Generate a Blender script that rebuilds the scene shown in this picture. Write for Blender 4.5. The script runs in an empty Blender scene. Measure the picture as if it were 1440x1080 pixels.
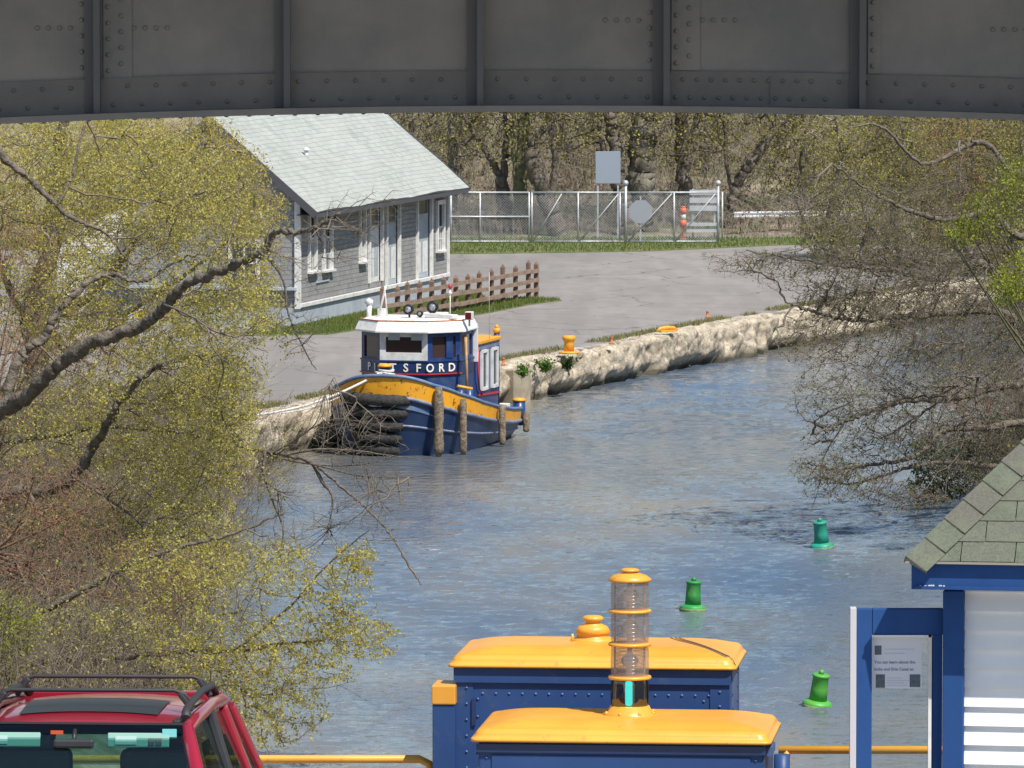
import bpy, math, random
import numpy as np
from mathutils import Vector, Matrix, Euler
random.seed(7); RNG = np.random.default_rng(11)
R = math.radians
# ---------------------------------------------------------------- camera, sky, sun, exposure
FPX = 10000.0; CAMZ = 16.0; PITCH = math.atan(703.0 / FPX)
SC = bpy.context.scene
COL = SC.collection
cd = bpy.data.cameras.new('camera'); cam = bpy.data.objects.new('camera', cd); COL.objects.link(cam)
cam.location = (0, 0, CAMZ); cam.rotation_euler = (math.pi / 2 - PITCH, 0, 0)
cd.sensor_width = 36.0; cd.lens = FPX / 1440.0 * 36.0; cd.clip_start = 1.0; cd.clip_end = 3000.0
SC.camera = cam
SUN_AZ = R(-54); SUN_EL = R(56)
to_sun = Vector((math.cos(SUN_AZ) * math.cos(SUN_EL), math.sin(SUN_AZ) * math.cos(SUN_EL), math.sin(SUN_EL)))
w = bpy.data.worlds.new('World'); SC.world = w; w.use_nodes = True
nt = w.node_tree; bg = nt.nodes['Background']
sky = nt.nodes.new('ShaderNodeTexSky'); sky.sky_type = 'NISHITA'; sky.sun_disc = False
sky.sun_elevation = SUN_EL; sky.sun_rotation = R(90) - SUN_AZ; sky.air_density = 1.1; sky.dust_density = 0.6; sky.ozone_density = 3.0
nt.links.new(sky.outputs[0], bg.inputs['Color']); bg.inputs['Strength'].default_value = 0.10
sl = bpy.data.lights.new('sun', 'SUN'); sl.energy = 5.0; sl.angle = R(0.5); sl.color = (1.0, 0.95, 0.87)
so = bpy.data.objects.new('sun', sl); COL.objects.link(so); so.rotation_euler = to_sun.to_track_quat('Z', 'Y').to_euler()
so.location = (30, -30, 60)
SC.view_settings.view_transform = 'Standard'; SC.view_settings.look = 'None'
SC.view_settings.exposure = 0.25; SC.view_settings.gamma = 1.0
SC.view_settings.use_curve_mapping = False
SC.render.engine = 'CYCLES'; SC.cycles.max_bounces = 8; SC.cycles.transparent_max_bounces = 24

# ---------------------------------------------------------------- turning picture measurements into metres
CPI, SPI = math.cos(PITCH), math.sin(PITCH)
def ray(px, py):
    a = (px - 720.0) / FPX; b = (540.0 - py) / FPX
    return (a, CPI + b * SPI, -SPI + b * CPI)
def at_z(px, py, z=0.0):
    d = ray(px, py); t = (z - CAMZ) / d[2]
    return Vector((d[0] * t, d[1] * t, z))
def at_y(px, py, Y):
    d = ray(px, py); t = Y / d[1]
    return Vector((d[0] * t, Y, CAMZ + d[2] * t))

# ---------------------------------------------------------------- materials
MATS = {}
def mat(name, col, col2=None, scale=4.0, rough=0.6, metal=0.0, bump=0.0, bscale=30.0, spec=0.5, lo=0.4, hi=0.6,
        col3=None, scale3=1.0, lo3=.45, hi3=.62, stretch=(1, 1, 1), coat=0.0, detail=6.0):
    if name in MATS: return MATS[name]
    m = bpy.data.materials.new(name); m.use_nodes = True; n = m.node_tree.nodes; L = m.node_tree.links
    p = n['Principled BSDF']
    p.inputs['Base Color'].default_value = (*col, 1); p.inputs['Roughness'].default_value = rough
    p.inputs['Metallic'].default_value = metal; p.inputs['Specular IOR Level'].default_value = spec
    p.inputs['Coat Weight'].default_value = coat
    tc = n.new('ShaderNodeTexCoord'); mp = n.new('ShaderNodeMapping'); mp.inputs['Scale'].default_value = stretch
    L.new(tc.outputs['Object'], mp.inputs['Vector'])
    last = None
    def layer(c_in, c2, sc, a, b):
        t = n.new('ShaderNodeTexNoise'); t.inputs['Scale'].default_value = sc; t.inputs['Detail'].default_value = detail; t.inputs['Roughness'].default_value = .62
        L.new(mp.outputs[0], t.inputs['Vector'])
        r = n.new('ShaderNodeMapRange'); r.inputs['From Min'].default_value = a; r.inputs['From Max'].default_value = b
        L.new(t.outputs['Fac'], r.inputs['Value'])
        x = n.new('ShaderNodeMix'); x.data_type = 'RGBA'
        L.new(r.outputs[0], x.inputs['Factor'])
        if c_in is None: x.inputs['A'].default_value = (*col, 1)
        else: L.new(c_in, x.inputs['A'])
        x.inputs['B'].default_value = (*c2, 1)
        return x.outputs['Result']
    if col2: last = layer(last, col2, scale, lo, hi)
    if col3: last = layer(last, col3, scale3, lo3, hi3)
    if last is not None: L.new(last, p.inputs['Base Color'])
    if bump:
        t = n.new('ShaderNodeTexNoise'); t.inputs['Scale'].default_value = bscale; t.inputs['Detail'].default_value = 5
        L.new(mp.outputs[0], t.inputs['Vector'])
        b = n.new('ShaderNodeBump'); b.inputs['Strength'].default_value = 1.0; b.inputs['Distance'].default_value = bump
        L.new(t.outputs['Fac'], b.inputs['Height']); L.new(b.outputs[0], p.inputs['Normal'])
    MATS[name] = m
    return m

def brick_mat(name, c1, c2, mortar, bw, bh, ms=0.01, rough=0.85, bump=0.01, axes='XZ', noise=None, offset=0.5, nscale=1.2):
    """coursed shingles, clapboards or blocks, in metres on the object's own axes"""
    if name in MATS: return MATS[name]
    m = bpy.data.materials.new(name); m.use_nodes = True; n = m.node_tree.nodes; L = m.node_tree.links
    p = n['Principled BSDF']; p.inputs['Roughness'].default_value = rough
    tc = n.new('ShaderNodeTexCoord'); s = n.new('ShaderNodeSeparateXYZ'); c = n.new('ShaderNodeCombineXYZ')
    L.new(tc.outputs['Object'], s.inputs[0]); L.new(s.outputs[axes[0]], c.inputs['X']); L.new(s.outputs[axes[1]], c.inputs['Y'])
    nn = n.new('ShaderNodeTexNoise'); nn.inputs['Scale'].default_value = 3.0
    L.new(tc.outputs['Object'], nn.inputs['Vector'])
    b = n.new('ShaderNodeTexBrick'); b.inputs['Scale'].default_value = 1.0
    b.inputs['Brick Width'].default_value = bw; b.inputs['Row Height'].default_value = bh
    b.inputs['Mortar Size'].default_value = ms; b.inputs['Mortar Smooth'].default_value = .3; b.offset = offset
    b.inputs['Color1'].default_value = (*c1, 1); b.inputs['Color2'].default_value = (*c2, 1); b.inputs['Mortar'].default_value = (*mortar, 1)
    L.new(c.outputs[0], b.inputs['Vector'])
    out = b.outputs['Color']
    if noise:
        t = n.new('ShaderNodeTexNoise'); t.inputs['Scale'].default_value = nscale; t.inputs['Detail'].default_value = 8
        t.inputs['Roughness'].default_value = .7
        L.new(tc.outputs['Object'], t.inputs['Vector'])
        r = n.new('ShaderNodeMapRange'); r.inputs['From Min'].default_value = .35; r.inputs['From Max'].default_value = .7
        L.new(t.outputs['Fac'], r.inputs['Value'])
        x = n.new('ShaderNodeMix'); x.data_type = 'RGBA'; L.new(r.outputs[0], x.inputs['Factor']); L.new(out, x.inputs['A']); x.inputs['B'].default_value = (*noise, 1)
        x2 = n.new('ShaderNodeMix'); x2.data_type = 'RGBA'; x2.inputs['Factor'].default_value = .5
        L.new(out, x2.inputs['A']); L.new(x.outputs['Result'], x2.inputs['B']); out = x2.outputs['Result']
    L.new(out, p.inputs['Base Color'])
    bm = n.new('ShaderNodeBump'); bm.invert = True; bm.inputs['Distance'].default_value = bump
    L.new(b.outputs['Fac'], bm.inputs['Height']); L.new(bm.outputs[0], p.inputs['Normal'])
    MATS[name] = m
    return m

def leaf_mat(name, cols, trans=0.35, rough=.6):
    if name in MATS: return MATS[name]
    m = bpy.data.materials.new(name); m.use_nodes = True; n = m.node_tree.nodes; L = m.node_tree.links
    n.remove(n['Principled BSDF']); out = n['Material Output']
    a = n.new('ShaderNodeAttribute'); a.attribute_name = 'rnd'
    r = n.new('ShaderNodeValToRGB'); e = r.color_ramp.elements
    for i, c in enumerate(cols):
        pos = i / (len(cols) - 1)
        if i < 2: e[i].position = pos; e[i].color = (*c, 1)
        else: k = e.new(pos); k.color = (*c, 1)
    e[0].position = 0; 
    # keep the order right
    for i, c in enumerate(cols):
        e[i].position = i / (len(cols) - 1)
    L.new(a.outputs['Fac'], r.inputs['Fac'])
    d = n.new('ShaderNodeBsdfDiffuse'); t = n.new('ShaderNodeBsdfTranslucent'); x = n.new('ShaderNodeMixShader')
    L.new(r.outputs[0], d.inputs['Color']); L.new(r.outputs[0], t.inputs['Color']); x.inputs[0].default_value = trans
    L.new(d.outputs[0], x.inputs[1]); L.new(t.outputs[0], x.inputs[2]); L.new(x.outputs[0], out.inputs['Surface'])
    MATS[name] = m
    return m

def glass_mat(name, tint=(.8, .9, .9), gloss=.12, rough=.02, milk=None, mf=.3):
    if name in MATS: return MATS[name]
    m = bpy.data.materials.new(name); m.use_nodes = True; n = m.node_tree.nodes; L = m.node_tree.links
    n.remove(n['Principled BSDF']); out = n['Material Output']
    t = n.new('ShaderNodeBsdfTransparent'); t.inputs['Color'].default_value = (*tint, 1)
    g = n.new('ShaderNodeBsdfGlossy'); g.inputs['Roughness'].default_value = rough
    f = n.new('ShaderNodeFresnel'); f.inputs['IOR'].default_value = 1.5
    mx = n.new('ShaderNodeMath'); mx.operation = 'MAXIMUM'; mx.inputs[1].default_value = gloss
    L.new(f.outputs[0], mx.inputs[0])
    gb = n.new('ShaderNodeNewGeometry'); iv = n.new('ShaderNodeMath'); iv.operation = 'SUBTRACT'; iv.inputs[0].default_value = 1.0; L.new(gb.outputs['Backfacing'], iv.inputs[1])
    m2 = n.new('ShaderNodeMath'); m2.operation = 'MULTIPLY'; L.new(mx.outputs[0], m2.inputs[0]); L.new(iv.outputs[0], m2.inputs[1]); mx = m2
    x = n.new('ShaderNodeMixShader'); L.new(mx.outputs[0], x.inputs[0]); L.new(t.outputs[0], x.inputs[1]); L.new(g.outputs[0], x.inputs[2])
    if milk:
        d = n.new('ShaderNodeBsdfDiffuse'); d.inputs['Color'].default_value = (*milk, 1); tl = n.new('ShaderNodeBsdfTranslucent'); tl.inputs['Color'].default_value = (*milk, 1)
        y = n.new('ShaderNodeMixShader'); y.inputs[0].default_value = .5; L.new(d.outputs[0], y.inputs[1]); L.new(tl.outputs[0], y.inputs[2])
        z = n.new('ShaderNodeMixShader'); z.inputs[0].default_value = mf; L.new(x.outputs[0], z.inputs[1]); L.new(y.outputs[0], z.inputs[2]); x = z
    L.new(x.outputs[0], out.inputs['Surface'])
    MATS[name] = m
    return m

# ---------------------------------------------------------------- mesh building
class MB:
    def __init__(s): s.v = []; s.f = []; s.sm = []
    def add(s, vs, fs, smooth=False):
        o = len(s.v); s.v.extend([tuple(x) for x in vs])
        for f in fs: s.f.append(tuple(i + o for i in f)); s.sm.append(smooth)
        return s
    def box(s, c, d, rz=0, rot=None, taper=None):
        hx, hy, hz = d[0] / 2, d[1] / 2, d[2] / 2
        M_ = (rot if rot is not None else Matrix.Rotation(rz, 3, 'Z'))
        t = taper or (1, 1)
        vs = []
        for (x, y, z) in ((-1, -1, -1), (1, -1, -1), (1, 1, -1), (-1, 1, -1), (-1, -1, 1), (1, -1, 1), (1, 1, 1), (-1, 1, 1)):
            k = t if z > 0 else (1, 1)
            vs.append(Vector(c) + M_ @ Vector((x * hx * k[0], y * hy * k[1], z * hz)))
        return s.add(vs, [(0, 3, 2, 1), (4, 5, 6, 7), (0, 1, 5, 4), (1, 2, 6, 5), (2, 3, 7, 6), (3, 0, 4, 7)])
    def bar(s, a, b, wd, th, up=(0, 0, 1)):
        a, b = Vector(a), Vector(b); d = (b - a); l = d.length; d.normalize()
        u = Vector(up); x = d.cross(u)
        if x.length < 1e-4: x = d.cross(Vector((1, 0, 0)))
        x.normalize(); z = x.cross(d)
        M_ = Matrix((x, d, z)).transposed()
        return s.box((a + b) / 2, (wd, l, th), rot=M_)
    def tube(s, pts, r, n=8, smooth=True, caps=True):
        pts = [Vector(p) for p in pts]; rs = r if isinstance(r, (list, tuple)) else [r] * len(pts)
        vs = []; fs = []; prev = None
        for i, p in enumerate(pts):
            d = (pts[min(i + 1, len(pts) - 1)] - pts[max(i - 1, 0)]).normalized()
            if prev is None:
                x = d.cross(Vector((0, 0, 1)))
                if x.length < 1e-3: x = d.cross(Vector((1, 0, 0)))
            else: x = prev - d * prev.dot(d)
            x.normalize(); prev = x; y = d.cross(x)
            for k in range(n):
                a = 2 * math.pi * k / n; vs.append(p + (x * math.cos(a) + y * math.sin(a)) * rs[i])
        for i in range(len(pts) - 1):
            for k in range(n):
                k2 = (k + 1) % n; fs.append((i * n + k, i * n + k2, (i + 1) * n + k2, (i + 1) * n + k))
        s.add(vs, fs, smooth)
        if caps:
            o = len(s.v) - len(vs); s.f.append(tuple(o + k for k in range(n))[::-1]); s.sm.append(False)
            s.f.append(tuple(o + (len(pts) - 1) * n + k for k in range(n))); s.sm.append(False)
        return s
    def cyl(s, a, b, r, n=16, r2=None): return s.tube([a, b], [r, r if r2 is None else r2], n)
    def lathe(s, prof, c=(0, 0, 0), n=24, smooth=True, rot=None):
        vs = []; fs = []; c = Vector(c)
        for (r, z) in prof:
            for k in range(n):
                a = 2 * math.pi * k / n; p = Vector((r * math.cos(a), r * math.sin(a), z))
                if rot is not None: p = rot @ p
                vs.append(c + p)
        for i in range(len(prof) - 1):
            for k in range(n):
                k2 = (k + 1) % n; fs.append((i * n + k, i * n + k2, (i + 1) * n + k2, (i + 1) * n + k))
        s.add(vs, fs, smooth)
        o = len(s.v) - len(vs); s.f.append(tuple(o + k for k in range(n))[::-1]); s.sm.append(False)
        s.f.append(tuple(o + (len(prof) - 1) * n + k for k in range(n))); s.sm.append(False)
        return s
    def prism(s, poly, z0, z1):
        n = len(poly); vs = [(x, y, z0) for x, y in poly] + [(x, y, z1) for x, y in poly]
        fs = [tuple(range(n))[::-1], tuple(range(n, 2 * n))] + [(i, (i + 1) % n, n + (i + 1) % n, n + i) for i in range(n)]
        return s.add(vs, fs)
    def sphere(s, c, r, n=12, m=8, sc=(1, 1, 1)):
        prof = [(max(1e-4, r * math.sin(math.pi * j / m)), -r * math.cos(math.pi * j / m)) for j in range(m + 1)]
        return s.lathe(prof, c, n, rot=Matrix.Diagonal(sc))
    def torus(s, c, R_, r, rot=None, n=28, m=10, arc=(0, 2 * math.pi)):
        pts = []
        M_ = rot if rot is not None else Matrix.Identity(3); c = Vector(c); vs = []; fs = []
        for i in range(n):
            a = 2 * math.pi * i / n
            for j in range(m):
                b = 2 * math.pi * j / m; q = R_ + r * math.cos(b)
                vs.append(c + M_ @ Vector((q * math.cos(a), q * math.sin(a), r * math.sin(b))))
        for i in range(n):
            for j in range(m):
                i2 = (i + 1) % n; j2 = (j + 1) % m; fs.append((i * m + j, i2 * m + j, i2 * m + j2, i * m + j2))
        return s.add(vs, fs, True)
    def quad(s, a, b, c, d): return s.add([a, b, c, d], [(0, 1, 2, 3)])
    def slab(s, poly3, th):
        """a 3-D polygon given thickness along its own normal (downwards)"""
        P = [Vector(p) for p in poly3]; nrm = (P[1] - P[0]).cross(P[2] - P[0]).normalized(); n = len(P)
        Q = [p - nrm * th for p in P]
        return s.add(P + Q, [tuple(range(n)), tuple(range(n, 2 * n))[::-1]] + [(i, n + i, n + (i + 1) % n, (i + 1) % n) for i in range(n)])

def obj(name, mb, m, parent=None, world=False, bevel=0, segs=2):
    me = bpy.data.meshes.new(name)
    vs = mb.v
    if world and parent is not None:
        q = parent.location; vs = [(x - q[0], y - q[1], z - q[2]) for x, y, z in vs]
    me.from_pydata(vs, [], mb.f); me.polygons.foreach_set('use_smooth', mb.sm); me.update()
    o = bpy.data.objects.new(name, me); COL.objects.link(o)
    if m: me.materials.append(m)
    if parent is not None: o.parent = parent
    if bevel:
        b = o.modifiers.new('bevel', 'BEVEL'); b.width = bevel; b.segments = segs; b.limit_method = 'ANGLE'; b.angle_limit = R(35)
    return o
def objm(name, pairs, parent=None):
    """one mesh carrying several materials: pairs of (MB, material)"""
    al = MB(); idx = []; ms = []
    for mb, m in pairs:
        if m not in ms: ms.append(m)
        al.add(mb.v, mb.f); al.sm[-len(mb.f):] = mb.sm; idx += [ms.index(m)] * len(mb.f)
    o = obj(name, al, None, parent)
    for m in ms: o.data.materials.append(m)
    o.data.polygons.foreach_set('material_index', idx); return o
def npobj(name, V, F, m, parent=None, rnd=None, smooth=False):
    """fast path: V (n,3) and F (m,k) arrays, verts in world metres"""
    if parent is not None: V = V - np.array(parent.location)
    me = bpy.data.meshes.new(name); k = F.shape[1]
    me.vertices.add(len(V)); me.vertices.foreach_set('co', V.astype(np.float32).ravel())
    me.loops.add(F.size); me.loops.foreach_set('vertex_index', F.astype(np.int32).ravel())
    me.polygons.add(len(F)); me.polygons.foreach_set('loop_start', np.arange(0, F.size, k, dtype=np.int32))
    if smooth: me.polygons.foreach_set('use_smooth', np.ones(len(F), dtype=bool))
    me.update(calc_edges=True)
    if rnd is not None:
        a = me.attributes.new('rnd', 'FLOAT', 'FACE'); a.data.foreach_set('value', rnd.astype(np.float32))
    if m: me.materials.append(m)
    o = bpy.data.objects.new(name, me); COL.objects.link(o)
    if parent is not None: o.parent = parent
    return o
def tag(o, label=None, cat=None, group=None, kind=None):
    if label: o['label'] = label
    if cat: o['category'] = cat
    if group: o['group'] = group
    if kind: o['kind'] = kind
    return o
def thing(name, label, cat, loc=(0, 0, 0), rz=0, group=None):
    o = bpy.data.objects.new(name, None); COL.objects.link(o); o.empty_display_size = .2
    o.location = loc; o.rotation_euler = (0, 0, rz)
    return tag(o, label, cat, group)
def struct(name, mb, m, label, cat):
    o = obj(name, mb, m); return tag(o, label, cat, kind='structure')
def dup(root, loc, rz=None, label=None):
    r = root.copy(); COL.objects.link(r); r.location = loc
    if rz is not None: r.rotation_euler = (0, 0, rz)
    if label: r['label'] = label
    for ch in list(root.children):
        c = ch.copy(); COL.objects.link(c); c.parent = r
        for g in ch.children:
            d = g.copy(); COL.objects.link(d); d.parent = c
    return r
def text_mesh(body, size, depth=.004, align='CENTER', bold=0.0):
    cu = bpy.data.curves.new('t', 'FONT'); cu.body = body; cu.size = size; cu.extrude = depth; cu.align_x = align; cu.offset = bold
    cu.resolution_u = 3
    o = bpy.data.objects.new('t', cu); COL.objects.link(o)
    dg = bpy.context.evaluated_depsgraph_get(); me = bpy.data.meshes.new_from_object(o.evaluated_get(dg))
    vs = [v.co.copy() for v in me.vertices]; fs = [tuple(p.vertices) for p in me.polygons]
    bpy.data.objects.remove(o); bpy.data.curves.remove(cu); bpy.data.meshes.remove(me)
    return vs, fs
def vnoise(P, scale, seed=0):
    """smooth value noise on an (n,3) array"""
    P = np.asarray(P) * scale; i = np.floor(P).astype(np.int64); f = P - i; f = f * f * (3 - 2 * f); out = 0
    for dx in (0, 1):
        for dy in (0, 1):
            for dz in (0, 1):
                h = ((i[:, 0] + dx) * 73856093) ^ ((i[:, 1] + dy) * 19349663) ^ ((i[:, 2] + dz) * 83492791) ^ (seed * 2654435761)
                h = (h ^ (h >> 13)) * 1274126177 & 0x7fffffff
                h = ((h ^ (h >> 16)) & 0xffff) / 65535.0
                out = out + h * (f[:, 0] if dx else 1 - f[:, 0]) * (f[:, 1] if dy else 1 - f[:, 1]) * (f[:, 2] if dz else 1 - f[:, 2])
    return out
def fbm(P, scale, oct=4, seed=0):
    s = 0; a = .5; t = 0
    for k in range(oct): s = s + a * vnoise(P, scale * 2 ** k, seed + k); t += a; a *= .5
    return s / t
# ================================================================ SETTING
QZ = 1.2                       # quay level above the canal
GZ = 9.6                       # lock-side terrace level
# quay edge (canal side) from near to far
QE = [(-7.4, 190.0), (-6.4, 199.5), (0.3, 219.5), (9.5, 245.0), (15.0, 259.0), (26.0, 286.0), (60.0, 350.0)]

# ---- water
def water_mat():
    m = bpy.data.materials.new('canal_water'); m.use_nodes = True; n = m.node_tree.nodes; L = m.node_tree.links
    p = n['Principled BSDF']; p.inputs['Roughness'].default_value = .05; p.inputs['IOR'].default_value = 1.33
    tc = n.new('ShaderNodeTexCoord')
    def noise(sc, st, det=4, rot=0, ro=.6):
        mp = n.new('ShaderNodeMapping'); mp.inputs['Scale'].default_value = st; mp.inputs['Rotation'].default_value = (0, 0, rot)
        L.new(tc.outputs['Object'], mp.inputs['Vector'])
        t = n.new('ShaderNodeTexNoise'); t.inputs['Scale'].default_value = sc; t.inputs['Detail'].default_value = det; t.inputs['Roughness'].default_value = ro
        L.new(mp.outputs[0], t.inputs['Vector']); return t.outputs['Fac']
    def rng(x, a, b, c, d):
        r = n.new('ShaderNodeMapRange'); r.inputs['From Min'].default_value = a; r.inputs['From Max'].default_value = b
        r.inputs['To Min'].default_value = c; r.inputs['To Max'].default_value = d; L.new(x, r.inputs['Value']); return r.outputs[0]
    def math_(op, a, b):
        q = n.new('ShaderNodeMath'); q.operation = op
        for k, x in enumerate((a, b)):
            if isinstance(x, (int, float)): q.inputs[k].default_value = x
            else: L.new(x, q.inputs[k])
        return q.outputs[0]
    gust = noise(.16, (.55, .28, 1), 5, R(8), .65)        # cat's-paws of wind
    g = rng(gust, .38, .62, .35, 1.0)
    small = noise(2.6, (1.0, .9, 1), 4, R(20), .6)
    mid = noise(.85, (1, .8, 1), 2, R(-12), .5)
    h = math_('ADD', math_('MULTIPLY', math_('MULTIPLY', small, g), .10), math_('MULTIPLY', mid, .03))
    b = n.new('ShaderNodeBump'); b.inputs['Strength'].default_value = 1; b.inputs['Distance'].default_value = 1.0
    L.new(h, b.inputs['Height']); L.new(b.outputs[0], p.inputs['Normal'])
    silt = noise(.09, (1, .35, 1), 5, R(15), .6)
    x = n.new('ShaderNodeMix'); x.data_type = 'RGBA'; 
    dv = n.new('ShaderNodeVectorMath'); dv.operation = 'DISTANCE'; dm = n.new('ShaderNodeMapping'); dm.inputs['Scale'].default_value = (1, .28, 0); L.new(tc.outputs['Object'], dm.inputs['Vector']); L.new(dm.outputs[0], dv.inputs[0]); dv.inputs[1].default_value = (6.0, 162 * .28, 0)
    clear = math_('MULTIPLY', rng(dv.outputs['Value'], 1.0, 5.0, .0, 1.0), 1.0)          # less of the tan tone round this centre, more of the blue
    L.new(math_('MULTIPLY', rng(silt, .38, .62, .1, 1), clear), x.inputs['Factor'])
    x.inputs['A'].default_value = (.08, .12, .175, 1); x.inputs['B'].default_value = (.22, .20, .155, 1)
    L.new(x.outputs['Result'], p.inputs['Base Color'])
    return m
def water():
    rng = np.random.default_rng(77)
    xs = np.arange(-9.5, 20.0, .095); ys = np.concatenate([np.arange(124, 200, .13), np.arange(200, 266, .2)])
    X, Y = np.meshgrid(xs, ys); n = X.size; P = np.stack([X.ravel(), Y.ravel(), np.zeros(n)], 1)
    gust = np.clip((fbm(P * [.6, .22, 1], .30, 4, 41) - .36) / .24, 0.15, 1.0)
    h = np.zeros(n)
    for k in range(34):
        lam = .26 * (4.2 ** rng.uniform(0, 1)); th = R(100) + rng.normal(0, .5); kx, ky = math.cos(th) * 2 * np.pi / lam, math.sin(th) * 2 * np.pi / lam
        warp = fbm(P, .5 / lam ** .5, 2, 100 + k) * 4.5
        h += lam * .0068 * rng.uniform(.6, 1.2) * np.sin(kx * P[:, 0] + ky * P[:, 1] + rng.uniform(0, 6.28) + warp)
    for (qx, qy, rx, ry, s_) in ((1130, 745, 2.9, 4.5, .45), (1060, 815, 3.6, 4.4, .8), (760, 860, 2.4, 4.0, .6), (1250, 900, 2.2, 7, .7)):
        c_ = at_z(qx, qy, 0); gust = gust + s_ * np.exp(-((P[:, 0] - c_.x) / rx) ** 2 - ((P[:, 1] - c_.y) / ry) ** 2)
    ex = np.clip(np.minimum.reduce([P[:, 0] + 9.5, 20 - P[:, 0], P[:, 1] - 124, 266 - P[:, 1]]) / 1.5, 0, 1)
    P[:, 2] = h * gust * ex
    nx = len(xs); ny = len(ys); i = np.arange((ny - 1) * (nx - 1)); r, c = i // (nx - 1), i % (nx - 1); q = r * nx + c
    F = np.stack([q, q + 1, q + nx + 1, q + nx], 1)
    x0, x1, y0, y1 = xs[0], xs[-1], ys[0], ys[-1]; o = len(P)
    E = np.array([(-60, 44, 0), (140, 44, 0), (140, y0, 0), (-60, y0, 0), (-60, y1, 0), (140, y1, 0), (140, 420, 0), (-60, 420, 0), (x0, y0, 0), (x1, y0, 0), (x1, y1, 0), (x0, y1, 0)], float)
    F2 = np.array([(0, 1, 2, 3), (4, 5, 6, 7), (3, 8, 11, 4), (9, 2, 5, 10)]) + o
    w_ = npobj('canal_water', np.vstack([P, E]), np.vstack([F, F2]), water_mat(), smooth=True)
    tag(w_, 'murky blue brown canal water ruffled by small wind ripples', 'water', kind='structure')
water()

# ---- ground far below everything, as one sheet to the horizon (canal bed and land)
M_soil = mat('soil', (.13, .105, .07), (.20, .17, .11), 1.5, .95, bump=.03, col3=(.09, .11, .035), scale3=.5)
mb = MB(); mb.quad((-900, -300, -1.5), (900, -300, -1.5), (900, 1800, -1.5), (-900, 1800, -1.5))
struct('ground', mb, M_soil, 'earth of the land round the canal', 'ground')

# ---- quay apron (asphalt)
M_asph = mat('old_asphalt', (.235, .214, .195), (.275, .252, .228), 1.1, .9, bump=.004, bscale=40, col3=(.205, .19, .175), scale3=.16, lo3=.46, hi3=.62, stretch=(1, .28, 1), detail=10)
left = [(-70, 190), (-70, 310)]
mb = MB(); poly = QE[:-1] + [(36, 300), (-70, 300), (-70, 190)]
# keep the apron a hand's breadth back from the rough wall face
poly = [(x - .55 if i < 6 else x, y) for i, (x, y) in enumerate(poly)]
mb.prism(poly, -1.4, QZ)
n_ = M_asph.node_tree.nodes; l_ = M_asph.node_tree.links; p_ = n_['Principled BSDF']; src = p_.inputs['Base Color'].links[0].from_socket
tc_ = n_.new('ShaderNodeTexCoord'); nz_ = n_.new('ShaderNodeTexNoise'); nz_.inputs['Scale'].default_value = .8; nz_.inputs['Detail'].default_value = 6; l_.new(tc_.outputs['Object'], nz_.inputs['Vector'])
va_ = n_.new('ShaderNodeVectorMath'); va_.operation = 'MULTIPLY_ADD'; va_.inputs[1].default_value = (1.6, 1.6, 0); l_.new(nz_.outputs['Color'], va_.inputs[0]); l_.new(tc_.outputs['Object'], va_.inputs[2])
vo_ = n_.new('ShaderNodeTexVoronoi'); vo_.feature = 'DISTANCE_TO_EDGE'; vo_.inputs['Scale'].default_value = .17; l_.new(va_.outputs[0], vo_.inputs['Vector'])
mr_ = n_.new('ShaderNodeMapRange'); mr_.inputs['From Min'].default_value = .002; mr_.inputs['From Max'].default_value = .009; l_.new(vo_.outputs['Distance'], mr_.inputs['Value'])
wv_ = n_.new('ShaderNodeTexNoise'); wv_.inputs['Scale'].default_value = .9; wv_.inputs['Detail'].default_value = 8; mp_ = n_.new('ShaderNodeMapping'); mp_.inputs['Rotation'].default_value = (0, 0, R(28)); mp_.inputs['Scale'].default_value = (1.6, .09, 1)
l_.new(tc_.outputs['Object'], mp_.inputs['Vector']); l_.new(mp_.outputs[0], wv_.inputs['Vector'])
m3_ = n_.new('ShaderNodeMapRange'); m3_.inputs['From Min'].default_value = .5; m3_.inputs['From Max'].default_value = .68; m3_.inputs['To Max'].default_value = .22; l_.new(wv_.outputs['Fac'], m3_.inputs['Value'])
x1_ = n_.new('ShaderNodeMix'); x1_.data_type = 'RGBA'; l_.new(m3_.outputs[0], x1_.inputs['Factor']); l_.new(src, x1_.inputs['A']); x1_.inputs['B'].default_value = (.33, .31, .285, 1)
x2_ = n_.new('ShaderNodeMix'); x2_.data_type = 'RGBA'; l_.new(mr_.outputs[0], x2_.inputs['Factor']); x2_.inputs['A'].default_value = (.12, .115, .11, 1); l_.new(x1_.outputs['Result'], x2_.inputs['B']); l_.new(x2_.outputs['Result'], p_.inputs['Base Color'])
struct('quay_pavement', mb, M_asph, 'sunlit old grey asphalt apron beside the canal wall', 'pavement')

# ---- hillside beyond the fence: land with real height
def terrain(name, xs, ys, zf, m, label, cat, rough=.25, rs=.35):
    X, Y = np.meshgrid(xs, ys); Z = np.vectorize(zf)(X, Y)
    P = np.stack([X.ravel(), Y.ravel(), np.zeros(X.size)], 1)
    Z = Z.ravel() + (fbm(P, rs, 4, 5) - .5) * rough * 2
    V = np.stack([X.ravel(), Y.ravel(), Z], 1); nx = len(xs); ny = len(ys)
    i = np.arange((ny - 1) * (nx - 1)); r, c = i // (nx - 1), i % (nx - 1); a = r * nx + c
    F = np.stack([a, a + 1, a + nx + 1, a + nx], 1)
    o = npobj(name, V, F, m, smooth=True); tag(o, label, cat, kind='structure'); return o
def sm(a, b, x): t = min(1, max(0, (x - a) / (b - a))); return t * t * (3 - 2 * t)
M_litter = mat('leaf_litter', (.30, .25, .185), (.19, .155, .10), 1.2, .95, bump=.05, bscale=6, col3=(.10, .13, .04), scale3=.35, lo3=.5, hi3=.6)
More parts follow.
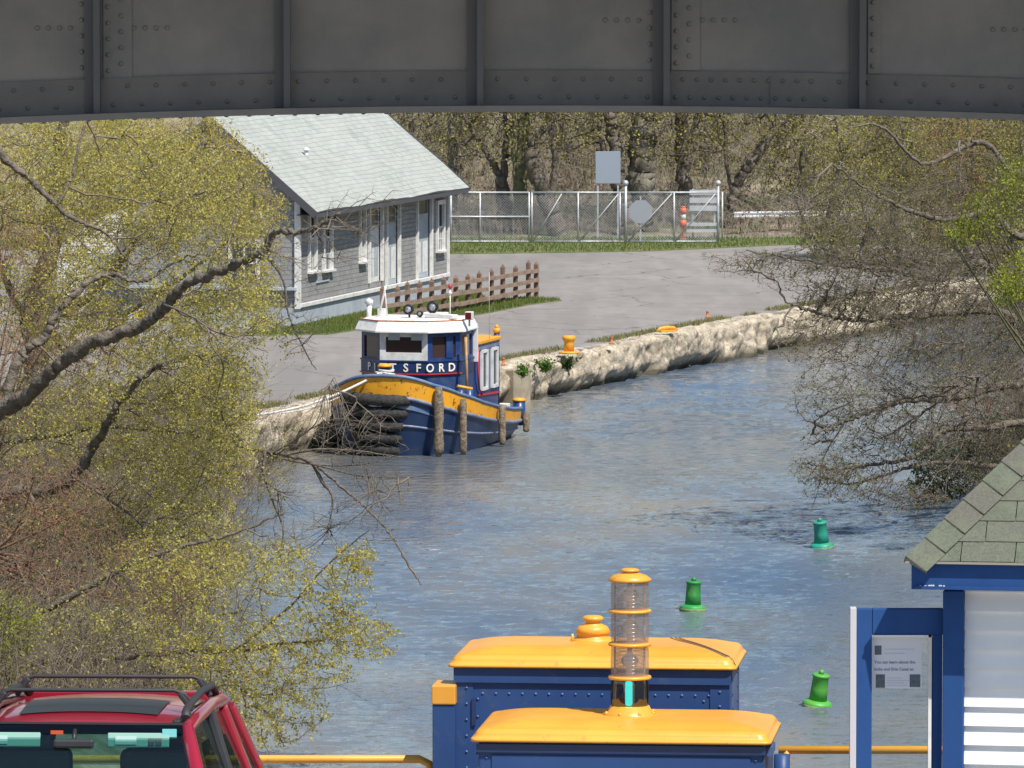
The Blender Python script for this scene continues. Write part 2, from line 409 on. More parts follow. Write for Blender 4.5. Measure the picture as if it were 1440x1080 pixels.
def hill(x, y):
    return QZ - .12 + 14 * sm(296, 372, y) + 3 * sm(20, 60, x) * sm(280, 330, y) + 8 * sm(380, 600, y)
terrain('wooded_hill', np.linspace(-120, 160, 120), np.concatenate([np.linspace(296.5, 380, 60), np.linspace(390, 700, 16)]), hill, M_litter,
        'brown leaf covered hillside rising behind the chain link fence', 'hill', .3)
# right bank
def rshore(y): return float(np.interp(y, [45, 150, 185, 225, 262, 300, 420], [11.2, 11.6, 12.2, 17.5, 25.5, 36.0, 75.0]))
def rb(x, y):
    d = x - rshore(y); return -1.0 + 2.0 * sm(-.6, 1.6, d) + 9.5 * sm(1.0, 22, d)
terrain('right_bank', np.linspace(10.4, 80, 110), np.linspace(45, 330, 150), rb, M_litter, 'brown earth bank on the right side of the canal', 'bank', .22)
def lshore(y): return float(np.interp(y, [45, 129, 170, 195, 201, 204], [-5.2, -6.1, -6.6, -6.7, -6.7, -7.0]))
def lb(x, y):
    d = lshore(y) - x; return -1.0 + 1.9 * sm(-.6, 1.4, d) + (8.2 * (1 - sm(60, 190, y)) + .5) * sm(.8, 16, d)
terrain('left_bank', np.linspace(-60, -4.4, 90), np.linspace(45, 203, 100), lb, M_litter, 'brown earth bank on the left side of the canal', 'bank', .2)

# ---- terrace on the lock side where car and housings stand
M_conc = mat('terrace_concrete', (.36, .35, .33), (.28, .27, .25), .8, .9, bump=.004)
mb = MB(); mb.prism([(-60, -20), (60, -20), (60, 45), (-60, 45)], -1.4, GZ)
struct('lock_terrace', mb, M_conc, 'grey concrete terrace beside the lock', 'pavement')

# ---- grass
M_grass_soil = mat('turf', (.09, .135, .035), (.15, .17, .06), 2, .95, bump=.02, col3=(.18, .155, .08), scale3=.8)
def strip(name, poly, label, cat='grass verge'):
    mb = MB(); mb.prism(poly, QZ - .05, QZ + .035)
    return struct(name, mb, M_grass_soil, label, cat)
BL0 = Vector((-7.15, 238.3)); BU = Vector((.244, .97)).normalized(); BN = Vector((BU.y, -BU.x))
def bpt(a, b): p = BL0 + BU * a + BN * b; return (p.x, p.y)
def zp(px, py): p = at_z(px, py, QZ); return (p.x, p.y)
gp1 = [zp(330, 473), zp(460, 471), zp(520, 462), zp(600, 456), zp(690, 440), zp(745, 429), zp(790, 423), zp(742, 420), zp(690, 424), bpt(21, .5), bpt(0, .1), zp(380, 464)]
strip('grass_verge', gp1, 'bright green grass verge between the grey house and asphalt')
gp2 = [zp(560, 358), zp(700, 357), zp(900, 354), zp(1000, 350), zp(1100, 345), (24, 293), (30, 297.5), (-30, 297.5), (-30, 290)]
strip('grass_strip', gp2, 'narrow grass strip at the foot of the chain link fence')

def pts_in_poly(poly, n):
    P = np.array(poly); lo = P.min(0); hi = P.max(0); out = []
    Q = RNG.uniform(lo, hi, (n * 5, 2)); ins = np.zeros(len(Q), bool); j = len(P) - 1
    for i in range(len(P)):
        c = ((P[i, 1] > Q[:, 1]) != (P[j, 1] > Q[:, 1])) & (Q[:, 0] < (P[j, 0] - P[i, 0]) * (Q[:, 1] - P[i, 1]) / (P[j, 1] - P[i, 1] + 1e-9) + P[i, 0])
        ins ^= c; j = i
    return Q[ins][:n]
def blades(name, P3, h, wd, m, label, lean=.35, cat='grass'):
    n = len(P3); a = RNG.uniform(0, 2 * np.pi, n); H = h * RNG.uniform(.5, 1.3, n)
    s = np.stack([np.cos(a), np.sin(a), 0 * a], 1) * wd / 2
    top = P3 + np.stack([RNG.normal(0, lean, n) * H, RNG.normal(0, lean, n) * H, H], 1)
    V = np.stack([P3 - s, P3 + s, top], 1).reshape(-1, 3); F = np.arange(3 * n).reshape(-1, 3)
    o = npobj(name, V, F, m, rnd=RNG.uniform(0, 1, n)); return tag(o, label, cat, kind='stuff')
M_gb = leaf_mat('grass_blade', [(.08, .13, .03), (.12, .19, .04), (.18, .22, .06), (.25, .22, .11)], .3)
q = pts_in_poly(gp1, 30000); blades('verge_grass', np.column_stack([q, np.full(len(q), QZ + .03)]), .11, .03, M_gb, 'short green grass growing on the verge by the grey house')
q = pts_in_poly(gp2, 24000); blades('fence_grass', np.column_stack([q, np.full(len(q), QZ + .03)]), .13, .04, M_gb, 'short grass growing below the chain link fence')

# ---- crumbling canal wall
def quay_wall():
    pts = []; 
    for k in range(len(QE) - 2):
        a, b = Vector(QE[k]), Vector(QE[k + 1]); n = max(2, int((b - a).length / .11))
        for i in range(n): pts.append(a.lerp(b, i / n))
    pts = np.array([(p.x, p.y) for p in pts]); nP = len(pts)
    d = np.gradient(pts, axis=0); d /= np.linalg.norm(d, axis=1)[:, None]; nr = np.stack([d[:, 1], -d[:, 0]], 1)
    prof = []                                             # (offset towards the water, height)
    for t in np.linspace(0, 1, 22): prof.append((.02 + .1 * (1 - t), -.5 + t * (QZ + .42)))
    for t in np.linspace(.1, 1, 14): prof.append((.02 - t * 1.25, QZ - .06 + .10 * math.sin(t * 3.0)))
    prof = np.array(prof); K = len(prof)
    V = np.zeros((nP, K, 3)); V[:, :, 0] = pts[:, None, 0] + nr[:, None, 0] * prof[None, :, 0]
    V[:, :, 1] = pts[:, None, 1] + nr[:, None, 1] * prof[None, :, 0]; V[:, :, 2] = prof[None, :, 1]
    P = V.reshape(-1, 3)
    big = fbm(P, .45, 3, 3) - .5; med = fbm(P, 1.6, 3, 9) - .5; fine = fbm(P, 6, 3, 21) - .5
    disp = big * 1.0 + med * .55 + fine * .26
    facew = np.tile(np.concatenate([np.linspace(.3, 1, 8), np.ones(14), np.linspace(.9, .1, 14)]), nP)
    under = np.clip(1 - (P[:, 2]) / .45, 0, 1) * (fbm(P * [1, 1, .1], .35, 2, 33) > .5) * .35
    N2 = np.repeat(nr, K, 0)
    off = disp * facew - under
    P[:, 0] += N2[:, 0] * off; P[:, 1] += N2[:, 1] * off
    topw = np.tile(np.concatenate([np.linspace(0, .8, 22), np.linspace(1, .0, 14)]), nP)
    P[:, 2] += (big * .5 + med * .35 + fine * .14) * topw
    i = np.arange((nP - 1) * (K - 1)); r, c = i // (K - 1), i % (K - 1); a = r * K + c
    F = np.stack([a, a + K, a + K + 1, a + 1], 1)
    m = bpy.data.materials.new('crumbling_stone'); m.use_nodes = True; n = m.node_tree.nodes; L = m.node_tree.links
    p = n['Principled BSDF']; p.inputs['Roughness'].default_value = .95
    tc = n.new('ShaderNodeTexCoord')
    v = n.new('ShaderNodeTexVoronoi'); v.inputs['Scale'].default_value = 2.6; v.feature = 'DISTANCE_TO_EDGE'
    nz = n.new('ShaderNodeTexNoise'); nz.inputs['Scale'].default_value = 3.2; nz.inputs['Detail'].default_value = 9; nz.inputs['Roughness'].default_value = .75
    L.new(tc.outputs['Object'], nz.inputs['Vector'])
    wv = n.new('ShaderNodeVectorMath'); wv.operation = 'MULTIPLY_ADD'; L.new(nz.outputs['Color'], wv.inputs[0]); wv.inputs[1].default_value = (.35, .35, .35); L.new(tc.outputs['Object'], wv.inputs[2])
    L.new(wv.outputs[0], v.inputs['Vector'])
    r1 = n.new('ShaderNodeValToRGB'); r1.color_ramp.elements[0].color = (.17, .13, .085, 1); r1.color_ramp.elements[1].color = (.56, .485, .37, 1)
    r1.color_ramp.elements[0].position = .33; r1.color_ramp.elements[1].position = .56; e = r1.color_ramp.elements.new(.72); e.color = (.68, .62, .52, 1)
    L.new(nz.outputs['Fac'], r1.inputs['Fac'])
    cr = n.new('ShaderNodeMapRange'); cr.inputs['From Min'].default_value = 0; cr.inputs['From Max'].default_value = .035; L.new(v.outputs['Distance'], cr.inputs['Value'])
    x = n.new('ShaderNodeMix'); x.data_type = 'RGBA'; x.inputs['A'].default_value = (.24, .2, .15, 1); L.new(cr.outputs[0], x.inputs['Factor']); L.new(r1.outputs[0], x.inputs['B'])
    s = n.new('ShaderNodeSeparateXYZ'); L.new(tc.outputs['Object'], s.inputs[0])
    ad = n.new('ShaderNodeMath'); ad.operation = 'MULTIPLY_ADD'; L.new(nz.outputs['Fac'], ad.inputs[0]); ad.inputs[1].default_value = -.5; L.new(s.outputs['Z'], ad.inputs[2])
    wl = n.new('ShaderNodeMapRange'); wl.inputs['From Min'].default_value = -.12; wl.inputs['From Max'].default_value = .05; L.new(ad.outputs[0], wl.inputs['Value'])
    y = n.new('ShaderNodeMix'); y.data_type = 'RGBA'; y.inputs['A'].default_value = (.09, .08, .055, 1); L.new(wl.outputs[0], y.inputs['Factor']); L.new(x.outputs['Result'], y.inputs['B'])
    L.new(y.outputs['Result'], p.inputs['Base Color'])
    b = n.new('ShaderNodeBump'); b.inputs['Distance'].default_value = .08; L.new(nz.outputs['Fac'], b.inputs['Height']); L.new(b.outputs[0], p.inputs['Normal'])
    o = npobj('canal_wall', P, F, m); MATS['stone'] = m
    tag(o, 'crumbling pale stone canal wall along the asphalt quay', 'wall')
quay_wall()
# low turf and weeds along the top of the wall
def edge_pts(n, a, b, off0, off1):
    t = RNG.uniform(a, b, n); E = np.array(QE); ys = t
    x = np.interp(ys, E[:, 1], E[:, 0]); return np.column_stack([x - RNG.uniform(off0, off1, n), ys, np.full(n, QZ + .02)])
M_db = leaf_mat('dry_blade', [(.10, .16, .03), (.2, .2, .07), (.3, .26, .13), (.24, .2, .12)], .3)
P3 = edge_pts(9000, 200, 262, .75, 1.5); k = fbm(P3, .35, 3, 4); P3 = P3[k > .42]
blades('wall_top_weeds', P3, .13, .03, M_db, 'thin dry weeds along the top of the crumbling canal wall', cat='weeds')

# ================================================================ trees
def catmull(pts, n):
    P = np.array(pts, float); P = np.vstack([2 * P[0] - P[1], P, 2 * P[-1] - P[-2]]); out = []
    for i in range(1, len(P) - 2):
        for t in np.linspace(0, 1, n, endpoint=False):
            out.append(.5 * ((2 * P[i]) + (-P[i - 1] + P[i + 1]) * t + (2 * P[i - 1] - 5 * P[i] + 4 * P[i + 1] - P[i + 2]) * t * t + (-P[i - 1] + 3 * P[i] - 3 * P[i + 1] + P[i + 2]) * t ** 3))
    out.append(P[-2]); return np.array(out)
def segs_mesh(A, B, ra, rb, n):
    d = B - A; l = np.linalg.norm(d, axis=1)[:, None] + 1e-9; d = d / l
    up = np.where(np.abs(d[:, 2:3]) > .9, np.array([[1., 0, 0]]), np.array([[0, 0, 1.]]))
    x = np.cross(d, up); x /= np.linalg.norm(x, axis=1)[:, None] + 1e-9; y = np.cross(d, x)
    ang = np.arange(n) * 2 * np.pi / n; c, s = np.cos(ang), np.sin(ang)
    ring = x[:, None, :] * c[None, :, None] + y[:, None, :] * s[None, :, None]
    V = np.concatenate([A[:, None] + ring * ra[:, None, None], B[:, None] + ring * rb[:, None, None]], 1)
    m = len(A); base = (np.arange(m) * 2 * n)[:, None]; k = np.arange(n); k2 = (k + 1) % n
    F = np.stack([base + k, base + k2, base + n + k2, base + n + k], 2).reshape(-1, 4)
    return V.reshape(-1, 3), F
def connect(nodes, targets, K=5, sag=0.0, wig=.06, rng=RNG, arch=.18, maxd=None, flow=None):
    """grow one curved branch from the nearest existing node to every target"""
    idx = np.empty(len(targets), int)
    for i in range(0, len(targets), 400):
        D = ((targets[i:i + 400, None, :] - nodes[None]) ** 2).sum(2)
        if flow is not None:
            dv = targets[i:i + 400, None, :] - nodes[None]; al = (dv * flow).sum(2) / (np.sqrt(D) + 1e-6); D *= 1 + 3.5 * np.clip(.55 - al, 0, 1.6)
        D *= rng.uniform(.8, 1.3, D.shape); idx[i:i + 400] = D.argmin(1)
    S = nodes[idx]; L = np.linalg.norm(targets - S, axis=1)
    if maxd:
        ok = L < maxd; S = S[ok]; targets = targets[ok]; L = L[ok]
    mid = (S + targets) / 2 + rng.normal(0, 1, S.shape) * (L * arch)[:, None]; mid[:, 2] += L * sag
    T = np.linspace(0, 1, K + 1)[None, :, None]
    P = (1 - T) ** 2 * S[:, None] + 2 * T * (1 - T) * mid[:, None] + T * T * targets[:, None]
    w_ = np.sin(np.pi * np.linspace(0, 1, K + 1))[None, :, None]
    P = P + rng.normal(0, 1, P.shape) * (L * wig)[:, None, None] * w_
    return P
def leaves_mesh(P, size, rng=RNG, aspect=.5, droop=0.0, jit=.03):
    n = len(P); P = P + rng.normal(0, jit, P.shape)
    d = rng.normal(0, 1, (n, 3)); d[:, 2] -= droop; d /= np.linalg.norm(d, axis=1)[:, None]
    e = np.cross(d, rng.normal(0, 1, (n, 3))); e /= np.linalg.norm(e, axis=1)[:, None] + 1e-9
    s = size * rng.uniform(.55, 1.35, n)[:, None]
    V = np.stack([P, P + d * s * .5 + e * s * aspect * .5, P + d * s, P + d * s * .5 - e * s * aspect * .5], 1).reshape(-1, 3)
    return V, np.arange(4 * n).reshape(-1, 4)
def sample(blobs, n, rng=RNG):
    """points inside a list of ellipsoids (px, py, rx, ry, Y, rY, weight) measured off the picture"""
    wts = np.array([b[6] for b in blobs], float); wts /= wts.sum(); cnt = rng.multinomial(n, wts); out = []
    for b, c in zip(blobs, cnt):
        u = rng.normal(0, 1, (c, 3)); u /= np.linalg.norm(u, axis=1)[:, None]; u *= rng.uniform(0, 1, (c, 1)) ** .42
        for q in u: out.append(at_y(b[0] + q[0] * b[2], b[1] + q[1] * b[3], b[4] + q[2] * b[5]))
    a = np.array(out); rng.shuffle(a); return a
M_bark = mat('bark', (.085, .068, .052), (.19, .16, .125), 7, .95, bump=.05, bscale=16, stretch=(1, 1, 1), lo=.35, hi=.62)
M_bark_grey = mat('grey_bark', (.21, .19, .15), (.13, .115, .09), 6, .95, bump=.02, bscale=14, stretch=(1, 1, .35))
M_bark_green = mat('mossy_bark', (.17, .17, .08), (.11, .10, .055), 5, .95, bump=.02, bscale=14)
M_twig = mat('twig', (.12, .095, .07), (.2, .165, .125), 3, .9)
M_twig_dark = mat('dark_twig', (.06, .048, .038), (.12, .095, .075), 3, .9)
M_twig_red = mat('red_twig', (.26, .12, .065), (.2, .13, .09), 3, .9)
M_twig_pale = mat('pale_twig', (.34, .295, .235), (.22, .185, .145), 3, .9)
def tree(name, label, cat, base, limbs, lv, leaf=None, bark=None, twig=None, group=None, seed=1, maxd=None, tr=(.03, .014, .006), sag=(0, 0, 0), flow=None, arch=.16):
    """limbs: [(world points, r0, r1)]; lv: [targets level 1, 2, 3]; leaf: (count, size, aspect, droop, material, jitter, mask)"""
    rng = np.random.default_rng(seed); t = thing(name, label, cat, tuple(base), 0, group)
    mb = MB(); nodes = []
    for pts, r0, r1 in limbs:
        c = catmull(pts, 12 if r0 > .05 else 7); k = len(c)
        c[1:-1] += rng.normal(0, 1, (k - 2, 3)) * r0 * .13
        rad = np.linspace(r0, r1, k) * rng.uniform(.93, 1.08, k)
        k0 = len(mb.v); mb.tube([Vector(p) for p in c], list(map(float, rad)), 10 if r0 > .05 else 5)
        if r0 > .05:
            A_ = np.array(mb.v[k0:]); nz3 = np.stack([fbm(A_, 5.0, 3, 201 + q) - .5 for q in range(3)], 1); A_ += nz3 * min(.11, (r0 + r1) * .42); mb.v[k0:] = [tuple(q) for q in A_]
        nodes.append(c[k // 8:])
    nodes = np.vstack(nodes)
    obj('trunk', mb, bark or M_bark, t, world=True)
    VS = []; FS = []; off = 0; last = []
    for li, T in enumerate(lv):
        if T is None or len(T) == 0: continue
        nb = 4 if li < 2 else 2
        for bt in np.array_split(T, nb):
            K = (7, 5, 4)[min(li, 2)]
            P = connect(nodes, bt, K, sag[min(li, 2)], .05 if flow is None else .03, rng, arch, maxd[li] if maxd else None, None if flow is None else np.array(flow))
            if len(P) == 0: continue
            A = P[:, :-1].reshape(-1, 3); B = P[:, 1:].reshape(-1, 3); m = len(P)
            r_hi = tr[min(li, 2)]; r_lo = r_hi * .35
            f = np.linspace(1, 0, K + 1); ra = np.tile(r_lo + (r_hi - r_lo) * f[:-1], m); rb_ = np.tile(r_lo + (r_hi - r_lo) * f[1:], m)
            V, F = segs_mesh(A, B, ra, rb_, 4 if li < 2 else 3)
            if li == len(lv) - 1: pass
            V4, F4 = V, F
            VS.append(V4); FS.append(F4 + off); off += len(V4)
            nodes = np.vstack([nodes, P[:, 1:].reshape(-1, 3)])
            if li == len(lv) - 1 or li == 2: last.append(P[:, 1:].reshape(-1, 3))
            elif li == 1: last.append(P[:, 3:].reshape(-1, 3))
    if VS: npobj('branches', np.vstack(VS), np.vstack(FS), twig or M_twig, t)
    if leaf and last:
        n, size, asp, droop, lm, jit = leaf[:6]; last = np.vstack(last)
        if len(leaf) > 6 and leaf[6] is not None: last = last[leaf[6](last)]
        P = last[rng.integers(0, len(last), n)]
        # leaves gather in bunches, so the crown has light and dark clumps
        V, F = leaves_mesh(P, size, rng, asp, droop, jit)
        cl = fbm(P, 1.1, 3, seed); r = np.clip(rng.uniform(0, 1, n) * .65 + (cl - .3) * .9, 0, 1)
        npobj('crown', V, F, lm, t, rnd=r)
    return t
def proj(P):
    """world -> picture measurements (used only to decide which twigs of a real tree are in leaf)"""
    dy = P[:, 1] * CPI - (P[:, 2] - CAMZ) * SPI; u = P[:, 1] * SPI + (P[:, 2] - CAMZ) * CPI
    return 720 + FPX * P[:, 0] / dy, 540 - FPX * u / dy
# ================================================================ grey shingled house on the quay
def rz_of(u): return math.atan2(u[1], u[0])
# local frame: x along the long side going away, y INTO the house (left of x), z up; canal face is y=0, gable (near) is x=0
HW, HL, HH = 6.0, 19.7, 4.35
house = thing('grey_house', 'grey shingled house with pale green roof and white trimmed doors beside the canal quay', 'house', (BL0.x, BL0.y, QZ), rz_of(BU))
M_sh = brick_mat('grey_shingles', (.29, .29, .288), (.215, .215, .215), (.13, .13, .13), .33, .155, .010, .9, .02, 'XZ', (.37, .365, .355))
M_shg = brick_mat('gable_shingles', (.27, .275, .285), (.235, .24, .25), (.17, .175, .18), 1.3, .155, .010, .9, .02, 'YZ', (.36, .37, .385))
M_roof = brick_mat('roof_shingles', (.36, .385, .35), (.29, .31, .285), (.24, .25, .235), .33, .15, .006, .95, .015, 'XY', (.46, .475, .445), nscale=.8)
M_white = mat('white_paint', (.72, .71, .69), (.52, .51, .48), 4, .55, lo=.45, hi=.7)
M_found = mat('foundation_paint', (.40, .45, .49), (.33, .37, .41), 1.2, .8, bump=.004)
M_dark = mat('dark_interior', (.03, .03, .035), rough=.4)
M_dark_trim = mat('dark_trim', (.07, .07, .08), rough=.7)
M_win = mat('window_glass', (.04, .05, .06), rough=.06, spec=.8)
T = .2
mb = MB(); mb.box((HL / 2, T / 2, .3), (HL + .08, T + .04, .6)); mb.box((-.02 + T / 2, HW / 2 + .1, .3), (T, HW - .2, .6)); mb.box((HL - T / 2, HW / 2 + .1, .3), (T, HW - .2, .6)); mb.box((HL / 2, HW + .06, .3), (HL + .08, .2, .6))
obj('foundation', mb, M_found, house)
mb = MB(); mb.box((HL / 2 , -.05, .68), (HL + .1, .10, .13)); obj('sill_board', mb, M_white, house, bevel=.01)
# openings on the canal side: (x0, x1, z0, z1, kind) in metres along the wall
def along(px):   # where a sight line meets the wall
    a = (px - 720) / FPX
    return (a * 238.3 + 7.15) / (.2426 - a * .9701)
ops = [(along(432.5), along(443), 1.75, 3.95, 'window'), (along(452.5), along(465), 1.7, 3.9, 'window'),
       (along(504), along(512), 1.75, 3.6, 'window'), (along(517), along(536), .95, 4.0, 'door'), (along(541), along(560), .74, 4.0, 'door'),
       (along(584), along(605), .74, 4.1, 'door'), (along(612), along(622), 1.6, 3.3, 'window')]
print('openings', [(round(a, 1), round(b, 1)) for a, b, *_ in ops])
# wall pieces between openings
mb = MB(); x = 0.0
for a, b, z0, z1, k in ops:
    mb.box(((x + a) / 2, T / 2, (.6 + HH) / 2), (a - x, T, HH - .6))
    mb.box(((a + b) / 2, T / 2, (.6 + z0) / 2), (b - a, T, max(.01, z0 - .6))); mb.box(((a + b) / 2, T / 2, (z1 + HH) / 2), (b - a, T, HH - z1)); x = b
mb.box(((x + HL) / 2, T / 2, (.6 + HH) / 2), (HL - x, T, HH - .6))
obj('side_wall', mb, M_sh, house)
mb = MB(); mb.box((HL / 2, HW - T / 2, (.6 + HH) / 2), (HL - .02, T, HH - .6)); obj('side_wall', mb, M_sh, house)
RIDGE = 6.9; OV = .72
def gable(xc, win):
    m_ = MB(); zt = HH + (RIDGE - HH) * .995
    pts = [(T, .6), (HW - T, .6), (HW - T, HH), (HW / 2, zt - .12), (T, HH)]
    n = len(pts); vs = [(xc - T / 2, y, z) for y, z in pts] + [(xc + T / 2, y, z) for y, z in pts]
    m_.add(vs, [tuple(range(n))[::-1], tuple(range(n, 2 * n))] + [(i, (i + 1) % n, n + (i + 1) % n, n + i) for i in range(n)])
    return m_
obj('gable_wall', gable(T / 2 + .01, True), M_shg, house); obj('gable_wall', gable(HL - T / 2 - .01, False), M_shg, house)
for a, b, z0, z1, k in ops:
    w_ = b - a; c = (a + b) / 2; fr = MB(); t_ = .13
    for xx in (a + t_ / 2 - .02, b - t_ / 2 + .02): fr.box((xx, -.03, (z0 + z1) / 2), (t_, .12, z1 - z0))
    fr.box((c, -.035, z1 + .06), (w_ + .14, .13, .16)); 
    fo = obj('window' if k == 'window' else 'door', fr, M_white, house, bevel=.008)
    if k == 'window':
        s = MB(); s.box((c, -.06, z0 - .02), (w_ + .16, .22, .07)); obj('sill', s, M_white, fo)
        zm = (z0 + z1) / 2
        s = MB(); s.box((c, .06, zm), (w_ - .2, .02, z1 - z0)); obj('pane', s, M_win, fo)
        s = MB(); s.box((c, .02, zm), (w_ - .26, .05, .07))
        for q in (-.25, 0, .25): s.box((c + q * w_, .025, (z0 + zm) / 2), (.045, .03, zm - z0))
        s.box((c, .024, (z0 + zm) / 2), (w_ - .26, .03, .03)); obj('muntins', s, M_white, fo)
    else:
        s = MB(); s.box((c, .09, (z0 + z1) / 2), (w_ - .2, .04, z1 - z0 - .02)); leaf_ = obj('leaf', s, M_white if c < along(538) else M_found, fo)
        s = MB(); s.box((c, .065, z1 - .62), (w_ - .5, .02, .9)); obj('pane', s, M_win, fo)
        for q in (-.22, .22):
            s = MB(); s.box((c + q * w_, .068, z0 + .75), (w_ * .3, .012, 1.1)); obj('panel', s, M_found if c < along(538) else M_white, fo)
s = MB(); s.box((c, -.25, .55), (2.0, .5, .22))
# corner boards
for xx in (-.02, HL + .02):
    s = MB(); s.box((xx, .03, (.6 + HH) / 2 - .1), (.14, .20, HH - .75)); obj('corner_board', s, M_white, house)
s = MB(); s.box((2.9, -.01, 1.35), (1.6, .06, .05)); s.box((2.15, -.01, 1.8), (.07, .05, .9)); s.box((3.65, -.01, 1.8), (.07, .05, .9)); obj('wall_frame', s, M_found, house)
# gable window
g = MB(); yw, zw = 1.9, 2.1
for q in (-.48, .48): g.box((-.04, yw + q, zw), (.12, .12, 1.4))
g.box((-.04, yw, zw + .7), (.12, 1.1, .14)); g.box((-.06, yw, zw - .72), (.2, 1.2, .08)); gw = obj('window', g, M_white, house, bevel=.008)
g = MB(); g.box((-.005, yw, zw), (.03, .9, 1.36)); obj('pane', g, M_win, gw)
g = MB(); g.box((-.03, yw, zw), (.04, .84, .06)); g.box((-.035, yw, zw), (.04, .05, 1.3)); obj('muntins', g, M_white, gw)
g = MB(); g.box((-.12, HW / 2, 1.25), (.25, HW - .1, .09)); obj('water_table', g, M_found, house)
# roof: two slopes as real slabs
sl_ = (RIDGE - HH) / (HW / 2); sx = math.sqrt(1 + sl_ ** 2)
def slope(side):
    m_ = MB(); e = -OV if side > 0 else HW + OV; ze = HH - sl_ * OV + .12
    x0, x1 = -.42, HL + .4; rp = (HW / 2)
    # slight waviness along the eave and ridge
    N = 40; top = []; V = []; Fq = []
    for i in range(N + 1):
        xx = x0 + (x1 - x0) * i / N
        for j in range(9):
            t = j / 8; y = e + (rp - e) * t; z = ze + (RIDGE + .12 - ze) * t + .025 * math.sin(xx * .9 + j) * (1 - t) + random.uniform(-.012, .012)
            V.append((xx, y, z))
    for i in range(N):
        for j in range(8):
            a = i * 9 + j; q = (a, a + 9, a + 10, a + 1); Fq.append(q if side > 0 else q[::-1])
    m_.add(V, Fq)
    o = obj('roof_slope', m_, M_roof, house); so_ = o.modifiers.new('solid', 'SOLIDIFY'); so_.thickness = .1; so_.offset = -1
    return o
slope(1); slope(-1)
for e, sg in ((-OV, 1), (HW + OV, -1)):
    for xx in (-.45, HL + .43):
        s = MB(); s.bar((xx, e, HH - sl_ * OV - .0), (xx, HW / 2 - .02 * sg, RIDGE + .0), .05, .24); obj('rake_board', s, M_dark_trim, house)
s = MB(); s.box((HL / 2, -OV + .03, HH - sl_ * OV - .02), (HL + .7, .04, .14)); obj('eave_board', s, M_dark_trim, house)
s = MB(); s.box((HL / 2, -OV / 2 + .02, HH - sl_ * OV + .0), (HL + .6, OV - .06, .03)); obj('soffit', s, M_dark_trim, house)
s = MB(); vx, vy = 5.2, 1.2; vz = HH + sl_ * vy + .12; s.cyl((vx, vy, vz - .1), (vx, vy, vz + .22), .07, 12); s.lathe([(.001, .34), (.12, .24), (.12, .2), (.001, .2)][::-1], (vx, vy, vz), 12); obj('vent_pipe', s, M_white, house)
# brick chimney at the back of the near gable
M_brick = brick_mat('chimney_brick', (.33, .27, .23), (.38, .32, .28), (.4, .38, .35), .22, .075, .008, .9, .004, 'XZ')
s = MB(); s.box((.9, 3.75, 6.9), (.7, .7, 2.6)); s.box((.9, 3.75, 8.24), (.84, .84, .1)); obj('chimney', s, M_brick, house)

# white garage behind the willow
gar = thing('white_garage', 'white clapboard garage standing left of the grey house behind yellow green foliage', 'garage', (-13.3, 243.5, QZ), 0)
M_clap = brick_mat('white_clapboard', (.76, .76, .74), (.72, .72, .70), (.4, .4, .4), 5, .16, .012, .7, .015, 'XZ')
s = MB(); s.box((0, 3.3, 1.45), (4.6, 6.6, 2.9)); obj('wall', s, M_clap, gar)
s = MB(); s.slab([(-2.7, -.3, 2.75), (-2.7, 7, 2.75), (0, 7, 4.4), (0, -.3, 4.4)][::-1], .1); s.slab([(0, -.3, 4.4), (0, 7, 4.4), (2.7, 7, 2.75), (2.7, -.3, 2.75)][::-1], .1); obj('roof', s, M_dark_trim, gar)
s = MB(); s.add([(-2.3, -.01, 2.9), (2.3, -.01, 2.9), (0, -.01, 4.25), (-2.3, .2, 2.9), (2.3, .2, 2.9), (0, .2, 4.25)], [(0, 1, 2), (5, 4, 3), (0, 2, 5, 3), (2, 1, 4, 5), (1, 0, 3, 4)]); obj('gable_wall', s, M_clap, gar)
s = MB(); s.box((0, -.03, 1.1), (2.6, .06, 2.2)); dd = obj('door', s, M_found, gar)
s = MB()
for q in (.55, 1.1, 1.65): s.box((0, -.065, q), (2.5, .012, .03))
obj('panel_joints', s, M_dark_trim, dd)

# ================================================================ split rail fence
M_wood = mat('weathered_wood', (.17, .095, .06), (.24, .155, .11), 5, .9, bump=.006, stretch=(1, 1, 1), col3=(.15, .10, .07), scale3=2)
M_wood2 = mat('pale_weathered_wood', (.30, .215, .16), (.21, .145, .105), 4, .9, bump=.006)
F0, F1 = at_z(538, 459, QZ), at_z(754, 419, QZ)
rf = thing('rail_fence', 'brown wooden three rail fence with pointed posts between the house and tug', 'fence', tuple(F0), rz_of(F1 - F0))
FL = (F1 - F0).length; pxs = [538, 559, 573, 590, 607, 624, 641, 658, 674, 691, 707, 725, 743, 754]
xs_ = []
for q in pxs:
    f = (q - 538) / 216.0; xs_.append(FL * (f * F0.y / (f * F0.y + (1 - f) * F1.y)) if True else 0)
for i, x in enumerate(xs_):
    s = MB(); h = 1.24 * random.uniform(.95, 1.05); wd = .17
    s.box((x, .0, h / 2), (wd, .13, h)); s.add([(x - wd / 2, -.065, h), (x + wd / 2, -.065, h), (x + wd / 2, .065, h), (x - wd / 2, .065, h), (x, 0, h + .13)], [(0, 1, 4), (1, 2, 4), (2, 3, 4), (3, 0, 4)])
    obj('post', s, M_wood, rf)
for k, z in enumerate((.32, .66, 1.0)):
    for i in range(0, len(xs_) - 1, 3):
        a, b = xs_[i], xs_[min(i + 3, len(xs_) - 1)]
        s = MB(); s.bar((a, -.10, z + random.uniform(-.03, .03)), (b - .02, -.10, z + random.uniform(-.03, .03)), .05, .14); obj('rail', s, M_wood2, rf)

